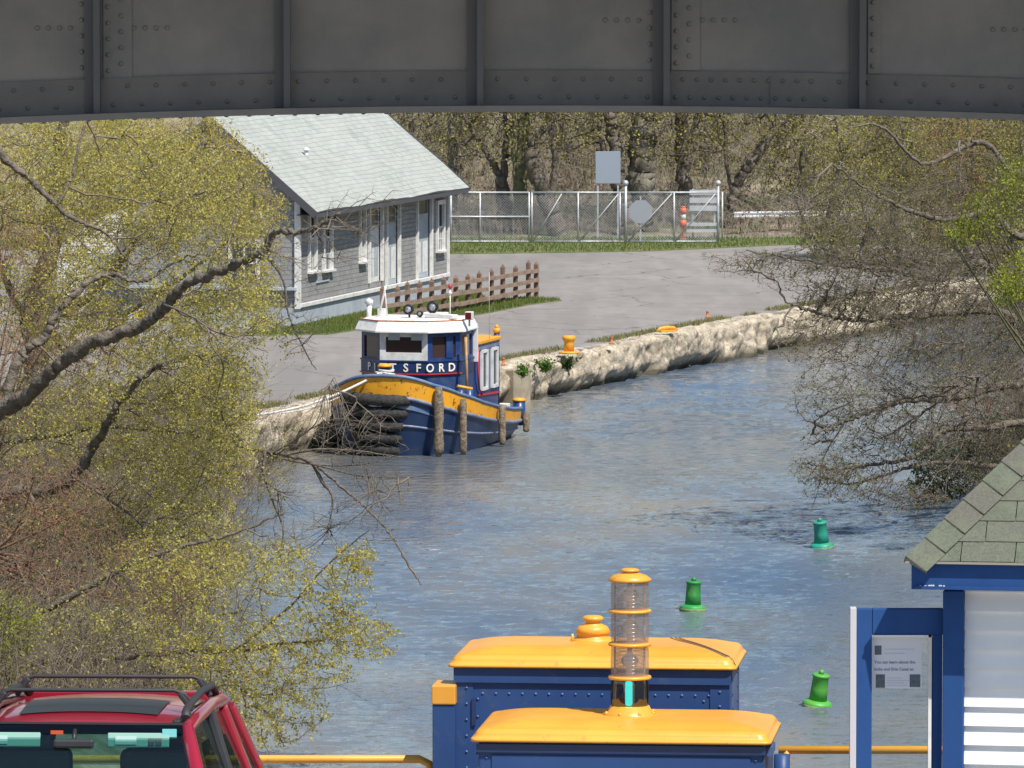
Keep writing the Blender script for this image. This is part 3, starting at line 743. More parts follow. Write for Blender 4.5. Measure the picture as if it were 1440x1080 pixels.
# ================================================================ chain link fence, gate and things behind
M_galv = mat('galvanised_steel', (.55, .57, .60), (.42, .44, .47), 4, .45, metal=.35)
M_wire = mat('fence_wire', (.42, .44, .46), rough=.6, metal=.3)
FY = 293.0
def fx(px): return (px - 720) / FPX * FY
CH = 2.12
def fence_run(name, label, px0, px1, posts, diag, midrail, capped=(), y=FY):
    t = thing(name, label, 'gate' if 'gate' in name else 'fence', (fx(px0), y, QZ))
    W = fx(px1) - fx(px0)
    for q in posts:
        s = MB(); x = fx(q) - fx(px0); h = CH + (.34 if q in capped else .02); r = .055 if q in capped else .034
        s.cyl((x, 0, 0), (x, 0, h), r, 8)
        if q in capped: s.sphere((x, 0, h + .05), .12, 10, 6)
        obj('post', s, M_galv, t)
    s = MB(); s.cyl((0, 0, CH), (W, 0, CH), .034, 8); obj('top_rail', s, M_galv, t)
    s = MB(); s.cyl((0, 0, .1), (W, 0, .1), .03, 8); obj('bottom_rail', s, M_galv, t)
    if midrail: s = MB(); s.cyl((0, 0, 1.12), (fx(midrail) - fx(px0), 0, 1.12), .035, 8); obj('middle_rail', s, M_galv, t)
    for a, b in diag:
        s = MB(); s.cyl((fx(a) - fx(px0), -.03, .12), (fx(b) - fx(px0), -.03, CH - .05), .026, 6); obj('brace', s, M_wire, t)
    A = []; B = []; h = CH - .12; n = int((W + h) / .11)
    for i in range(n):
        o_ = i * .11 - h
        for sg in (0, 1):
            x0, x1 = o_, o_ + h; z0, z1 = (0, h) if sg == 0 else (h, 0)
            a0 = max(0, x0); a1 = min(W, x1)
            if a1 - a0 < .02: continue
            f = lambda xx: z0 + (z1 - z0) * (xx - x0) / h
            A.append((a0, .03 + sg * .006, .1 + f(a0))); B.append((a1, .03 + sg * .006, .1 + f(a1)))
    A = np.array(A) + np.array(t.location); B = np.array(B) + np.array(t.location)
    V, F = segs_mesh(A, B, np.full(len(A), .0062), np.full(len(A), .0062), 3)
    npobj('wire_mesh', V, F, M_wire, t)
    return t
fence_run('chain_link_fence', 'silver chain link fence between the grey house and the gate', 560, 744, [560, 600, 634, 675, 744], [], 744)
fence_run('chain_link_gate', 'long braced chain link gate left of the tall capped post', 748, 878, [748, 813, 872], [(750, 790), (815, 870)], None)
fence_run('chain_link_gate', 'short braced chain link gate panel right of the tall capped post', 880, 1012, [880, 948, 1010, 1016], [(884, 945), (950, 1006)], None, capped=(880, 1010))
def far(name, label, cat, px, Y=FY, z=QZ, rz=0): return thing(name, label, cat, ((px - 720) / FPX * Y, Y, z), rz)
# blank grey board on two posts
t = far('sign_board', 'blank grey rectangular board on two posts above the chain link gate', 'sign', 855, 296)
s = MB(); s.box((0, 0, 3.03), (1.04, .05, 1.34)); obj('board', s, mat('grey_sign', (.27, .31, .37), rough=.5), t, bevel=.01)
for q in (-.42, .42): s = MB(); s.box((q, .06, 1.8), (.07, .06, 3.6)); obj('post', s, M_galv, t)
t = far('stop_sign', 'back of a bare grey eight sided sign behind the gate', 'sign', 901, 294.5)
s = MB(); rr = .52; poly = [(rr * math.cos(R(22.5 + 45 * k)), rr * math.sin(R(22.5 + 45 * k))) for k in range(8)]
vs = [(x, -.02, 1.25 + z) for x, z in poly] + [(x, .0, 1.25 + z) for x, z in poly]
s.add(vs, [tuple(range(8)), tuple(range(8, 16))[::-1]] + [(i, 8 + i, 8 + (i + 1) % 8, (i + 1) % 8) for i in range(8)]); obj('plate', s, mat('bare_sign_metal', (.36, .39, .44), rough=.5, metal=.3), t)
s = MB(); s.box((0, .04, .95), (.06, .05, 1.9)); obj('post', s, M_galv, t)
M_or = mat('orange_plastic', (.75, .13, .03), rough=.5)
t = far('traffic_marker', 'orange and white striped traffic marker behind the gate', 'traffic marker', 961, 296)
s = MB(); s.cyl((0, 0, 0), (0, 0, .55), .04, 10); s.cyl((0, 0, .55), (0, 0, .84), .13, 12); s.cyl((0, 0, 1.1), (0, 0, 1.34), .13, 12); s.cyl((0, 0, 1.34), (0, 0, 1.42), .09, 12); s.lathe([(.18, 0), (.18, .06), (.06, .08)], (0, 0, 0), 12); obj('body', s, M_or, t)
s = MB(); s.cyl((0, 0, .84), (0, 0, 1.1), .11, 12); obj('white_band', s, M_white, t)
t = far('striped_barricade', 'grey slatted barricade with pale boards at the right end of the gate', 'barricade', 990, 297)
M_pal = mat('pale_board', (.50, .52, .55), (.42, .44, .47), 3, .7)
for k, z in enumerate((1.95, 1.62, 1.29)): s = MB(); s.box((.0, -.05 + .0 * k, z), (1.2, .04, .22)); obj('board', s, M_pal, t)
for k, z in enumerate((.62, .35)): s = MB(); s.box((-.05, -.12, z), (1.35, .2, .13)); obj('seat_board', s, M_pal, t)
for q in (-.45, .45): s = MB(); s.bar((q, .1, 0), (q, 0, 2.1), .08, .06); obj('leg', s, M_galv, t)
# guard rail running away to the right
t = thing('guard_rail', 'shiny steel guard rail leading right from the gate under the trees', 'guard rail', (9.4, 301, QZ + .2), R(18))
s = MB()
prof = [(-.0, .0), (-.05, .05), (-.05, .1), (0, .15), (-.05, .2), (-.05, .25), (0, .3)]
N = 12
for k in range(N):
    xa, xb = k * .5, (k + 1) * .5
    for (y0, z0), (y1, z1) in zip(prof[:-1], prof[1:]):
        s.add([(xa, y0, .45 + z0 + k * .0), (xb, y0, .45 + z0), (xb, y1, .45 + z1), (xa, y1, .45 + z1)], [(0, 1, 2, 3)])
obj('rail', s, mat('bright_steel', (.72, .74, .77), rough=.35, metal=.6), t)
for k in range(4): s = MB(); s.box((.4 + k * 1.7, .1, .35), (.12, .14, .9)); obj('post', s, M_wood2, t)

# ================================================================ things on the wall
M_yel = mat('safety_yellow', (.80, .36, .03), (.66, .28, .03), 6, .5, lo=.5, hi=.7)
def pz(px, py, z): p = at_z(px, py, z); return (p.x, p.y, p.z)
t = thing('mooring_bollard', 'orange yellow mooring bollard with flared head on the stone wall edge', 'bollard', pz(800, 497, QZ + .08))
s = MB(); s.lathe([(.32, 0), (.32, .05), (.2, .07)], (0, 0, 0), 20); obj('base', s, M_yel, t)
s = MB(); s.lathe([(.165, .05), (.15, .3), (.17, .4), (.21, .45), (.21, .53), (.17, .56), (.001, .57)], (0, 0, 0), 20); obj('head', s, M_yel, t)
t = thing('mooring_cleat', 'low orange mooring cleat lying flat on top of the canal wall', 'cleat', pz(938, 466, QZ + .15), R(40))
s = MB(); s.tube([(-.45, 0, .03), (-.3, 0, .1), (0, 0, .12), (.3, 0, .1), (.45, 0, .03)], [.03, .06, .07, .06, .03], 8); obj('horn', s, M_yel, t)
s = MB(); s.box((0, 0, .02), (.7, .24, .06)); obj('base', s, M_yel, t, bevel=.01)
M_rusty = mat('rusty_orange', (.55, .20, .06), (.3, .12, .05), 9, .8)
for (a, b, lab) in ((860, 484, 'small rusty orange iron stub on the wall just right of the bollard'), (995, 447, 'small rusty orange iron stub on the wall toward the far end'), (708, 514, 'small rusty orange iron stub on the concrete block behind the tug')):
    s = MB(); s.lathe([(.09, 0), (.09, .03), (.045, .04), (.045, .2), (.06, .22), (.001, .25)], (0, 0, 0), 10); o = obj('iron_stub', s, M_rusty); o.location = pz(a, b, QZ + .1); tag(o, lab, 'mooring pin')
s = MB(); s.box((0, 0, 0), (.75, .9, 1.6)); o = obj('concrete_block', s, mat('pale_concrete', (.36, .31, .23), (.27, .23, .17), 3, .9, bump=.01), bevel=.04); o.location = (.02, 218.75, .30); o.rotation_euler = (0, 0, R(-36)); tag(o, 'smooth tan concrete block set in the wall behind the tug stern', 'block')
# weeds rooted in the wall
def weed(px, py, Y, h, n, label, lm, seed):
    rng = np.random.default_rng(seed); c = at_y(px, py, Y); t = thing('wall_weed', label, 'plant', tuple(c))
    a = rng.uniform(0, 2 * np.pi, n); el = rng.uniform(.5, 1.4, n); l = h * rng.uniform(.4, 1.1, n)
    B = np.stack([np.cos(a) * np.cos(el), np.sin(a) * np.cos(el), np.sin(el)], 1) * l[:, None] + np.array(c)
    A = np.tile(np.array(c), (n, 1)) + rng.normal(0, .05, (n, 3)); V, F = segs_mesh(A, B, np.full(n, .008), np.full(n, .004), 3); npobj('stem', V, F, M_twig, t)
    k = np.repeat(np.arange(n), 9); f = rng.uniform(.15, 1, len(k))[:, None]; P = A[k] * (1 - f) + B[k] * f
    V, F = leaves_mesh(P, .11, rng, .5, -.3, .02); npobj('leaves', V, F, lm, t, rnd=rng.uniform(0, 1, len(P)))
M_weed = leaf_mat('weed_leaf', [(.05, .13, .02), (.10, .24, .03), (.18, .34, .06)], .35)
M_weed2 = leaf_mat('weed_leaf_dark', [(.03, .06, .02), (.07, .12, .035), (.12, .19, .06)], .3)
weed(735, 529, 217.3, .42, 26, 'smallest bright green weed growing from the wall nearest the tug', M_weed, 3)
weed(767, 522, 220.0, .46, 30, 'bright green weed growing from the wall between two other weeds', M_weed, 4)
weed(798, 518, 221.5, .5, 46, 'dark green weed growing from the wall directly below the bollard', M_weed2, 5)

# ================================================================ tug
TH = R(14)
tug = thing('tug_boat', 'small blue tug boat with yellow bulwark and white wheelhouse roof moored at the wall', 'tug boat', (-3.62, 198.5, 0), -TH)
M_blue = mat('tug_blue', (.011, .040, .155), (.017, .055, .19), 3, .35, spec=.5, col3=(.05, .08, .14), scale3=2.2, lo3=.5, hi3=.7)
M_navy_and_shade = mat('tug_navy_and_shade', (.012, .03, .10), (.018, .04, .12), 4, .35)
M_hull = mat('hull_blue', (.012, .036, .115), (.022, .045, .10), 2.4, .4, col3=(.07, .085, .11), scale3=1.4, lo3=.52, hi3=.75)
M_tyel = mat('tug_yellow', (.78, .36, .02), (.60, .26, .02), 3.5, .45, lo=.5, hi=.7, col3=(.16, .08, .035), scale3=5.5, lo3=.60, hi3=.64)
M_light = mat('rub_rail', (.11, .15, .27), (.22, .24, .30), 6, .5)
M_cap = mat('cap_rail', (.08, .15, .30), (.16, .2, .26), 5, .5)
M_red = mat('red_paint', (.50, .03, .05), rough=.4)
M_rub = mat('tyre_rubber', (.022, .022, .024), (.05, .047, .042), 8, .9, bump=.03, bscale=16)
M_rope_f = mat('fender_rope', (.20, .15, .10), (.30, .24, .17), 14, .95, bump=.035, bscale=26, col3=(.11, .09, .06), scale3=9)
M_rope = mat('white_rope', (.72, .70, .66), (.5, .48, .44), 20, .9, bump=.01, bscale=60)
half = catmull([(0, 0), (.55, .05), (1.02, .25), (1.45, .62), (1.78, 1.15), (2.02, 1.95), (2.16, 3.0), (2.2, 4.4), (2.17, 6.0), (2.1, 7.3), (1.95, 8.3), (1.6, 8.95), (1.0, 9.25), (0, 9.35)], 4)
def railz(y): return float(np.interp(y, [0, .5, 1.4, 3.0, 4.4, 6.5, 8.5, 9.4], [2.28, 2.0, 1.70, 1.36, 1.15, .92, .80, .80]))
def bandz(y): return railz(y) - float(np.interp(y, [0, 3, 9.4], [.60, .45, .33]))
def midz(y): return bandz(y) * .52
def ring(level):
    out = []
    for (x, y) in half:
        zr, zb = railz(y), bandz(y)
        if level == 'keel': f, z, rake = .62, -.5, 1.0
        elif level == 'wl': f, z, rake = .84, 0.0, .5
        elif level == 'mid': f, z, rake = .93, midz(y), .25
        elif level == 'band': f, z, rake = .985, zb, .06
        elif level == 'rail': f, z, rake = 1, zr, 0
        elif level == 'in': f, z, rake = .95, zr, -.0
        elif level == 'deck': f, z, rake = .94, zr - float(np.interp(y, [0, 3, 9], [.9, .75, .5])), 0
        yy = y + rake * max(0, 1 - y / 3.0) - (1 - f) * .6 * max(0, (y - 7) / 2.3)
        if level in ('in', 'deck'): yy = y + .09 * (1 - y / 4.7)
        out.append((x * f, yy, z))
    return out
def loft(r1, r2, m_):
    a = [(-x, y, z) for x, y, z in r1[::-1]] + r1[1:]; b = [(-x, y, z) for x, y, z in r2[::-1]] + r2[1:]
    n = len(a); m_.add(a + b, [(i, i + 1, n + i + 1, n + i) for i in range(n - 1)], True)
m_ = MB(); loft(ring('keel'), ring('wl'), m_); loft(ring('wl'), ring('mid'), m_); loft(ring('mid'), ring('band'), m_)
obj('hull', m_, M_hull, tug)
m_ = MB(); loft(ring('band'), ring('rail'), m_); bw = obj('bulwark', m_, M_tyel, tug)
m_ = MB(); loft(ring('rail'), ring('in'), m_); loft(ring('in'), ring('deck'), m_); obj('bulwark_lining', m_, M_cap, tug)
dk = ring('deck'); m_ = MB(); n_ = len(dk); m_.add([(-x, y, z) for x, y, z in dk] + dk, [(i, i + 1, n_ + i + 1, n_ + i) for i in range(n_ - 1)]); obj('deck', m_, mat('deck_paint', (.16, .17, .18), rough=.8), tug)
def railtube(level, r, off, name, m2, dz=0, only=None):
    rr = ring(level); pts = [(-x * off, y, z + dz) for x, y, z in rr[::-1]] + [(x * off, y, z + dz) for x, y, z in rr[1:]]
    m_ = MB(); m_.tube(pts, r, 8); return obj(name, m_, m2, tug)
railtube('rail', .055, .99, 'cap_rail', M_cap); railtube('band', .055, 1.0, 'rub_rail', M_light); railtube('mid', .035, 1.0, 'rub_rail', M_light)
# bow tyres
for k, z in enumerate((1.62, 1.26, .9, .54, .2)):
    m_ = MB(); yo = -.02 + .1 * k
    pts = []
    for a in np.linspace(R(188), R(352), 15): pts.append((-.28 + (1.05 - .1 * k) * math.cos(a), .75 + yo + .95 * math.sin(a), z - .06 * math.cos(a)))
    m_.tube(pts, [.12] + [.155 + .02 * (q % 2) for q in range(13)] + [.12], 10); obj('bow_fender', m_, M_rub, tug)
# hanging rope fenders
def wl_on(px):   # place along the starboard rail under a picture column
    best = None
    for (x, y) in half:
        X = -3.62 + x * math.cos(TH) + y * math.sin(TH); Y = 198.5 - x * math.sin(TH) + y * math.cos(TH)
        p = 720 + FPX * X / Y; k = abs(p - px)
        if best is None or k < best[0]: best = (k, x, y)
    return best[1], best[2]
for px, r, z1, z0 in ((610, .135, -.05, 0.02), (644, .105, -.15, .0), (699, .11, .05, .05), (747, .10, -.1, .12)):
    x, y = wl_on(px); m_ = MB(); zt = railz(y) + z1; pts = []
    for i in range(12):
        f = i / 11; pts.append((x * (1.02 + .0 * f) + .07 + r * .4, y - .05, zt + (z0 - zt) * f))
    m_.tube(pts, [r * .7] + [r * random.uniform(.9, 1.12) for _ in range(10)] + [r * .6], 12); obj('rope_fender', m_, M_rope_f, tug)
# wheelhouse
WP = [(-1.45, 4.6), (-1.45, 3.1), (-.7, 2.3), (.7, 2.3), (1.45, 3.1), (1.45, 4.6)]
def inset(poly, k, cy=3.7): return [(x * k, cy + (y - cy) * k) for x, y in poly]
z_d, z_s, z_w0, z_w1, z_top = .9, 2.14, 2.56, 3.22, 3.40
m_ = MB(); m_.prism(WP, z_d, z_s); obj('wheelhouse_base', m_, M_blue, tug)
m_ = MB(); m_.prism(inset(WP, 1.012), z_s + .002, z_w0 - .04); band = obj('name_band', m_, M_navy_and_shade, tug)
m_ = MB(); m_.prism(inset(WP, 1.03), z_w0 - .04, z_w0); obj('sill_moulding', m_, M_blue, tug)
facets = [(WP[i], WP[i + 1]) for i in range(5)]
for i, (a, b) in enumerate(facets):
    a, b = Vector((*a, 0)), Vector((*b, 0)); d = (b - a); L_ = d.length; d.normalize(); nr = Vector((d.y, -d.x, 0)); c = (a + b) / 2
    rz = math.atan2(d.y, d.x); fm = M_white if i == 2 else M_blue
    if i < 2: fm = M_navy_and_shade  # port facets take the darker colour as painted-in shade
    def P(s_, z, o_=0): return a + d * s_ + nr * o_ + Vector((0, 0, z))
    z0 = z_w0 + .22 if i == 2 else z_w0 + .06
    jam = .17 if i == 2 else .16
    m_ = MB()
    for s0, s1 in ((0, jam), (L_ - jam, L_)): m_.box(tuple(P((s0 + s1) / 2, (z_w0 + z_top) / 2, -.035)), (s1 - s0, .07, z_top - z_w0), rz)
    m_.box(tuple(P(L_ / 2, (z_w0 + z0) / 2, -.035)), (L_ - 2 * jam, .07, z0 - z_w0), rz)
    m_.box(tuple(P(L_ / 2, (z_w1 + z_top) / 2, -.035)), (L_ - 2 * jam, .07, z_top - z_w1), rz)
    wf = obj('window', m_, fm, tug)
    m_ = MB(); m_.box(tuple(P(L_ / 2, (z0 + z_w1) / 2, -.05)), (L_ - 2 * jam, .015, z_w1 - z0), rz); obj('pane', m_, mat('tug_glass', (.05, .03, .03), rough=.05, spec=.7), wf)
    if i == 3:
        m_ = MB(); m_.box(tuple(P(L_ * .66, (z0 + z_w1) / 2, -.02)), (.22, .08, z_w1 - z0), rz); obj('mullion', m_, M_blue, wf)
    if i == 2:
        for q in (.3, .78): m_ = MB(); m_.box(tuple(P(L_ * q, z_w1 + .01, .012)), (.34, .02, .2), rz); obj('louvre', m_, mat('grey_louvre', (.38, .42, .42), rough=.6), wf)
# name lettering
L3 = 'PITTSFORD'
tot = [0]; 
for a, b in facets: tot.append(tot[-1] + math.dist(a, b))
def on_band(s_):
    for i, (a, b) in enumerate(facets):
        if s_ <= tot[i + 1] or i == 4:
            a, b = Vector((*a, 0)), Vector((*b, 0)); d = (b - a).normalized(); return a + d * (s_ - tot[i]), math.atan2(d.y, d.x), Vector((d.y, -d.x, 0))
def s_for(px):
    best = None
    for s_ in np.linspace(tot[1], tot[4] + .5, 400):
        p, rz, nr = on_band(s_); q = p + nr * .03
        X = -3.62 + q.x * math.cos(TH) + q.y * math.sin(TH); Y = 198.5 - q.x * math.sin(TH) + q.y * math.cos(TH)
        k = abs(720 + FPX * X / Y - px)
        if best is None or k < best[0]: best = (k, s_)
    return best[1]
M_let = mat('letter_white', (.80, .78, .70), rough=.5)
m_ = MB()
for ch, px in zip(L3, (519.5, 527.5, 539.5, 548, 557, 570.5, 588, 604.5, 620.5)): pass
posn = {0: 519, 1: 527, 2: 538.5, 3: 552, 4: 570.5, 5: 588, 6: 604.5, 7: 620.5, 8: 635}
for k, ch in enumerate(L3):
    s_ = s_for(posn[k]); p, rz, nr = on_band(s_); vs, fs = text_mesh(ch, .33, .006, bold=.006)
    Mx = Matrix.Rotation(rz, 3, 'Z') @ Matrix.Rotation(R(90), 3, 'X')
    m_.add([Mx @ v + p + nr * .035 + Vector((0, 0, z_s + .10)) for v in vs], fs)
obj('name_lettering', m_, M_let, tug)
m_ = MB()
for i in range(1, 4):
    a, b = facets[i]; c = inset([a, b], 1.035); m_.bar((*c[0], z_s + .035), (*c[1], z_s + .035), .02, .035)
obj('red_stripe', m_, M_red, tug)
# roof with sloping visor
m_ = MB(); out = [(-1.56, 4.75), (-1.62, 3.0), (-.78, 2.08), (.78, 2.08), (1.62, 3.0), (1.56, 4.75)]; inn = inset(WP, .97)
n_ = 6
vs = [(x, y, 3.34) for x, y in out] + [(x * 1.0, y, 3.39) for x, y in out] + [(x * .93, 3.7 + (y - 3.7) * .9, 3.66) for x, y in out] + [(x * .8, 3.7 + (y - 3.7) * .78, 3.715) for x, y in out]
fs = [tuple(range(6))[::-1], tuple(range(18, 24))]
for l in range(3):
    for i in range(6): j = (i + 1) % 6; fs.append((l * 6 + i, l * 6 + j, (l + 1) * 6 + j, (l + 1) * 6 + i))
m_.add(vs, fs); rf_ = obj('wheelhouse_roof', m_, mat('roof_white', (.80, .79, .77), (.62, .58, .52), 5, .55, lo=.5, hi=.72, col3=(.40, .26, .17), scale3=8, lo3=.64, hi3=.7), tug, bevel=.015)
m_ = MB(); tr_ = [(x * .93, 3.7 + (y - 3.7) * .9, 3.675) for x, y in out]
m_.tube(tr_, .02, 6); obj('roof_edge_trim', m_, M_rusty, tug)
def tp(px, py, y, zoff=0):
    """local tug point seen at a picture position, at local depth y along the axis (iterated)"""
    Yw = 198.5 + y; 
    for _ in range(6):
        p = at_y(px, py, Yw); dx, dy = p.x + 3.62, Yw - 198.5; lx = dx * math.cos(TH) - dy * math.sin(TH); ly = dx * math.sin(TH) + dy * math.cos(TH); Yw += (y - ly)
    return Vector((lx, ly, p.z))
a = tp(519, 447, 3.3); m_ = MB(); m_.cyl((a.x, a.y, 3.6), (a.x, a.y, a.z + .40), .075, 12); m_.lathe([(.075, .38), (.12, .42), (.12, .50), (.02, .56)], a, 12); obj('roof_vent', m_, M_white, tug)
m_ = MB(); a = tp(531, 446, 3.4); b = tp(541, 408, 3.4); c = tp(545, 446, 3.9); m_.tube([(a.x, a.y, 3.6), tuple(b), (b.x + .02, b.y, b.z + .1)], .035, 8); m_.tube([(c.x, c.y, 3.6), tuple(b)], .025, 8); m_.box((a.x + .1, a.y + .1, 3.8), (.2, .2, .3)); obj('mast_bracket', m_, M_white, tug)
def light_(px, py, y, r, m2, nm='search_light'):
    a = tp(px, py, y); m_ = MB(); rot = Matrix.Rotation(R(90), 3, 'X') @ Matrix.Identity(3)
    m_.cyl((a.x, a.y + .05, 3.62), (a.x, a.y + .05, a.z - r * .6), .03, 8); m_.lathe([(.02, -.16), (r * .7, -.12), (r, .0), (r, .1), (r * .93, .1), (r * .3, .06)], a, 16, rot=rot)
    o = obj(nm, m_, m2, tug); g = MB(); g.lathe([(r * .62, .101), (r * .4, .125), (.01, .13)], a, 16, rot=rot); obj('lens', g, mat('lamp_glass', (.35, .37, .40), (.12, .13, .15), 18, .15), o); return o
M_blk = mat('black_metal', (.02, .02, .023), rough=.4)
light_(575, 435, 3.2, .15, M_blk); light_(609, 432, 3.4, .17, M_blk); light_(591, 441, 3.4, .09, M_blk, 'flood_light')
m_ = MB(); a = tp(602, 444, 3.4); b = tp(640, 446, 3.0); m_.bar((a.x, a.y, 3.79), (b.x, b.y, 3.77), .3, .12); obj('radar_bar', m_, M_white, tug, bevel=.02)
m_ = MB(); a = tp(633, 440, 3.4); m_.cyl((a.x, a.y, 3.65), (a.x, a.y, 4.55), .02, 8); m_.sphere((a.x, a.y, 4.42), .055, 8, 6); obj('antenna', m_, M_white, tug)
m_ = MB(); m_.sphere((a.x, a.y, 4.6), .06, 10, 6, (1, 1, 1.4)); obj('antenna_lamp', m_, M_red, tug)
a = tp(660, 444, 3.1); m_ = MB(); m_.box(tuple(a), (.22, .2, .24)); nl = obj('navigation_light', m_, M_white, tug, bevel=.02); m_ = MB(); m_.box((a.x - .005, a.y - .105, a.z), (.17, .03, .19)); obj('lens', m_, mat('dark_red', (.12, .01, .015), rough=.15), nl)
m_ = MB(); m_.cyl((a.x, a.y, a.z - .3), (a.x, a.y, a.z - .1), .03, 8); obj('light_stalk', m_, M_white, tug)
a = tp(688, 500, 6.0); m_ = MB(); m_.cyl((a.x, a.y, 2.9), (a.x, a.y, 4.9), .008, 5); obj('whip_antenna', m_, M_galv, tug)
# side of wheelhouse: white upright, white corner lamp, wooden pole with yellow crosspiece
m_ = MB(); m_.box((1.5, 4.64, 2.95), (.12, .14, 1.1)); obj('upright', m_, M_white, tug)
for px, py in ((640, 507), (661, 508)):
    a = tp(px, py, 3.1 if px < 650 else 4.4); m_ = MB(); m_.sphere(tuple(a), .06, 10, 6); obj('deck_lamp', m_, M_white, tug)
m_ = MB(); a = tp(657, 549, 2.6); b = tp(655, 474, 2.8); m_.tube([tuple(a), tuple(b)], [.04, .045], 8); obj('wooden_pole', m_, mat('varnished_wood', (.42, .26, .12), (.3, .18, .08), 6, .5), tug)
m_ = MB(); a = tp(643, 543, 2.3); b = tp(664, 547, 2.6); m_.tube([tuple(a), tuple(b)], .045, 8)
obj('crosspiece', m_, M_yel, tug)
for px in (648, 660):
    a = tp(px, 548, 2.3); m_ = MB(); m_.cyl((a.x, a.y, a.z), (a.x, a.y, 1.1), .11, 10); obj('bitt', m_, M_blue, tug)
# aft deck house
AP = [(-1.3, 7.7), (-1.3, 4.7), (1.36, 4.7), (1.5, 5.0), (1.5, 7.3), (1.1, 7.7)]
m_ = MB(); m_.prism(AP, .55, 2.86); obj('deck_house', m_, M_blue, tug)
m_ = MB(); m_.prism([(x * 1.05, 6.2 + (y - 6.2) * 1.04) for x, y in AP], 2.862, 2.97); obj('deck_house_roof', m_, M_yel, tug, bevel=.02)
m_ = MB(); m_.prism([(x * 1.02, 6.2 + (y - 6.2) * 1.015) for x, y in AP], 2.70, 2.858); obj('grey_cornice', m_, M_light, tug)
for y in (5.55, 6.75):
    m_ = MB(); 
    for q in (-.3, .3): m_.box((1.53, y + q, 2.1), (.07, .12, 1.15))
    m_.box((1.53, y, 2.64), (.07, .5, .09)); m_.box((1.53, y, 1.56), (.07, .5, .09)); wf = obj('window', m_, M_white, tug)
    m_ = MB(); m_.box((1.512, y, 2.1), (.02, .5, 1.0)); obj('pane', m_, M_win, wf)
m_ = MB(); m_.box((1.505, 6.1, 2.1), (.03, .3, 1.2)); obj('side_panel', m_, mat('grey_blue_panel', (.14, .2, .3), rough=.5), tug)
m_ = MB(); m_.bar((1.52, 4.9, 1.42), (1.52, 7.4, 1.34), .03, .05); m_.tube([(1.55, 4.75, 2.75), (1.55, 4.75, 2.1), (1.55, 4.9, 1.6), (1.55, 5.2, 1.42)], .025, 8); obj('red_stripe', m_, M_red, tug)
m_ = MB(); m_.box((-.15, 6.4, 3.32), (.7, .5, .72)); obj('vent_trunk', m_, M_white, tug, bevel=.03); m_ = MB(); m_.box((.62, 6.6, 3.28), (.55, .5, .62)); obj('funnel', m_, mat('dull_brown', (.13, .10, .09), rough=.7), tug, bevel=.03)
a = tp(698.5, 468, 7.4); m_ = MB(); m_.cyl((a.x, a.y, .6), (a.x, a.y, a.z), .085, 12); pl = obj('stern_post', m_, M_blue, tug); m_ = MB(); m_.cyl((a.x, a.y, a.z), (a.x, a.y, a.z + .14), .1, 12); m_.sphere((a.x, a.y, a.z + .18), .06); obj('post_cap', m_, M_yel, pl)
a = tp(730, 566, 8.5); m_ = MB(); m_.cyl((a.x, a.y, .3), (a.x, a.y, a.z + .04), .18, 14); pl = obj('bollard', m_, M_blue, tug); m_ = MB(); m_.lathe([(.2, 0), (.2, .05), (.14, .09), (.01, .1)], (a.x, a.y, a.z + .041), 14); obj('bollard_cap', m_, M_yel, pl)
a = tp(541, 516, .75); m_ = MB(); m_.cyl((a.x, a.y, 1.4), (a.x, a.y, a.z + .0), .15, 14); pl = obj('bollard', m_, M_blue, tug); m_ = MB(); m_.lathe([(.2, 0), (.2, .05), (.14, .09), (.01, .1)], (a.x, a.y, a.z), 14); obj('bollard_cap', m_, M_yel, pl)
m_ = MB()
for k in range(7): m_.torus((a.x + random.uniform(-.08, .14), a.y - .1 + random.uniform(-.06, .06), a.z - .10 - .035 * k), .19 + .02 * random.random(), .033, Matrix.Rotation(R(random.uniform(-18, 18)), 3, 'X') @ Matrix.Rotation(R(random.uniform(-18, 18)), 3, 'Y'), 18, 6)
obj('rope_coil', m_, M_rope, tug)
a = tp(704, 566, 7.9); m_ = MB()
for k in range(4): m_.torus((a.x + .1, a.y, a.z - .2 + .05 * k), .16, .03, None, 16, 6)
obj('rope_coil', m_, M_rope, tug)
m_ = MB()
for i in range(1, len(half) - 1, 6):
    x, y = half[i]
    m_.box((x * .9, y + .1, railz(y) - .25), (.04, .05, .5))
obj('bulwark_stay', m_, M_cap, tug)
# mooring lines
def to_w(p): return Vector((-3.62 + p.x * math.cos(TH) + p.y * math.sin(TH), 198.5 - p.x * math.sin(TH) + p.y * math.cos(TH), p.z))
def line(name, a, b, sag, r, label):
    pts = []
    for i in range(25):
        f = i / 24; q = a.lerp(b, f); q.z -= sag * math.sin(math.pi * f); pts.append(q)
    s = MB(); s.tube(pts, r, 8); o = obj(name, s, M_rope); return tag(o, label, 'rope')
A0 = to_w(tp(536, 524, .5))
line('mooring_rope', A0, at_z(352, 585, QZ + .15), .22, .036, 'thick white mooring rope from the tug bow to the quay')
line('mooring_rope', to_w(tp(500, 548, .6)), at_z(372, 583, QZ + .1), .16, .018, 'thinner grey lower mooring line from the tug bow to the quay')
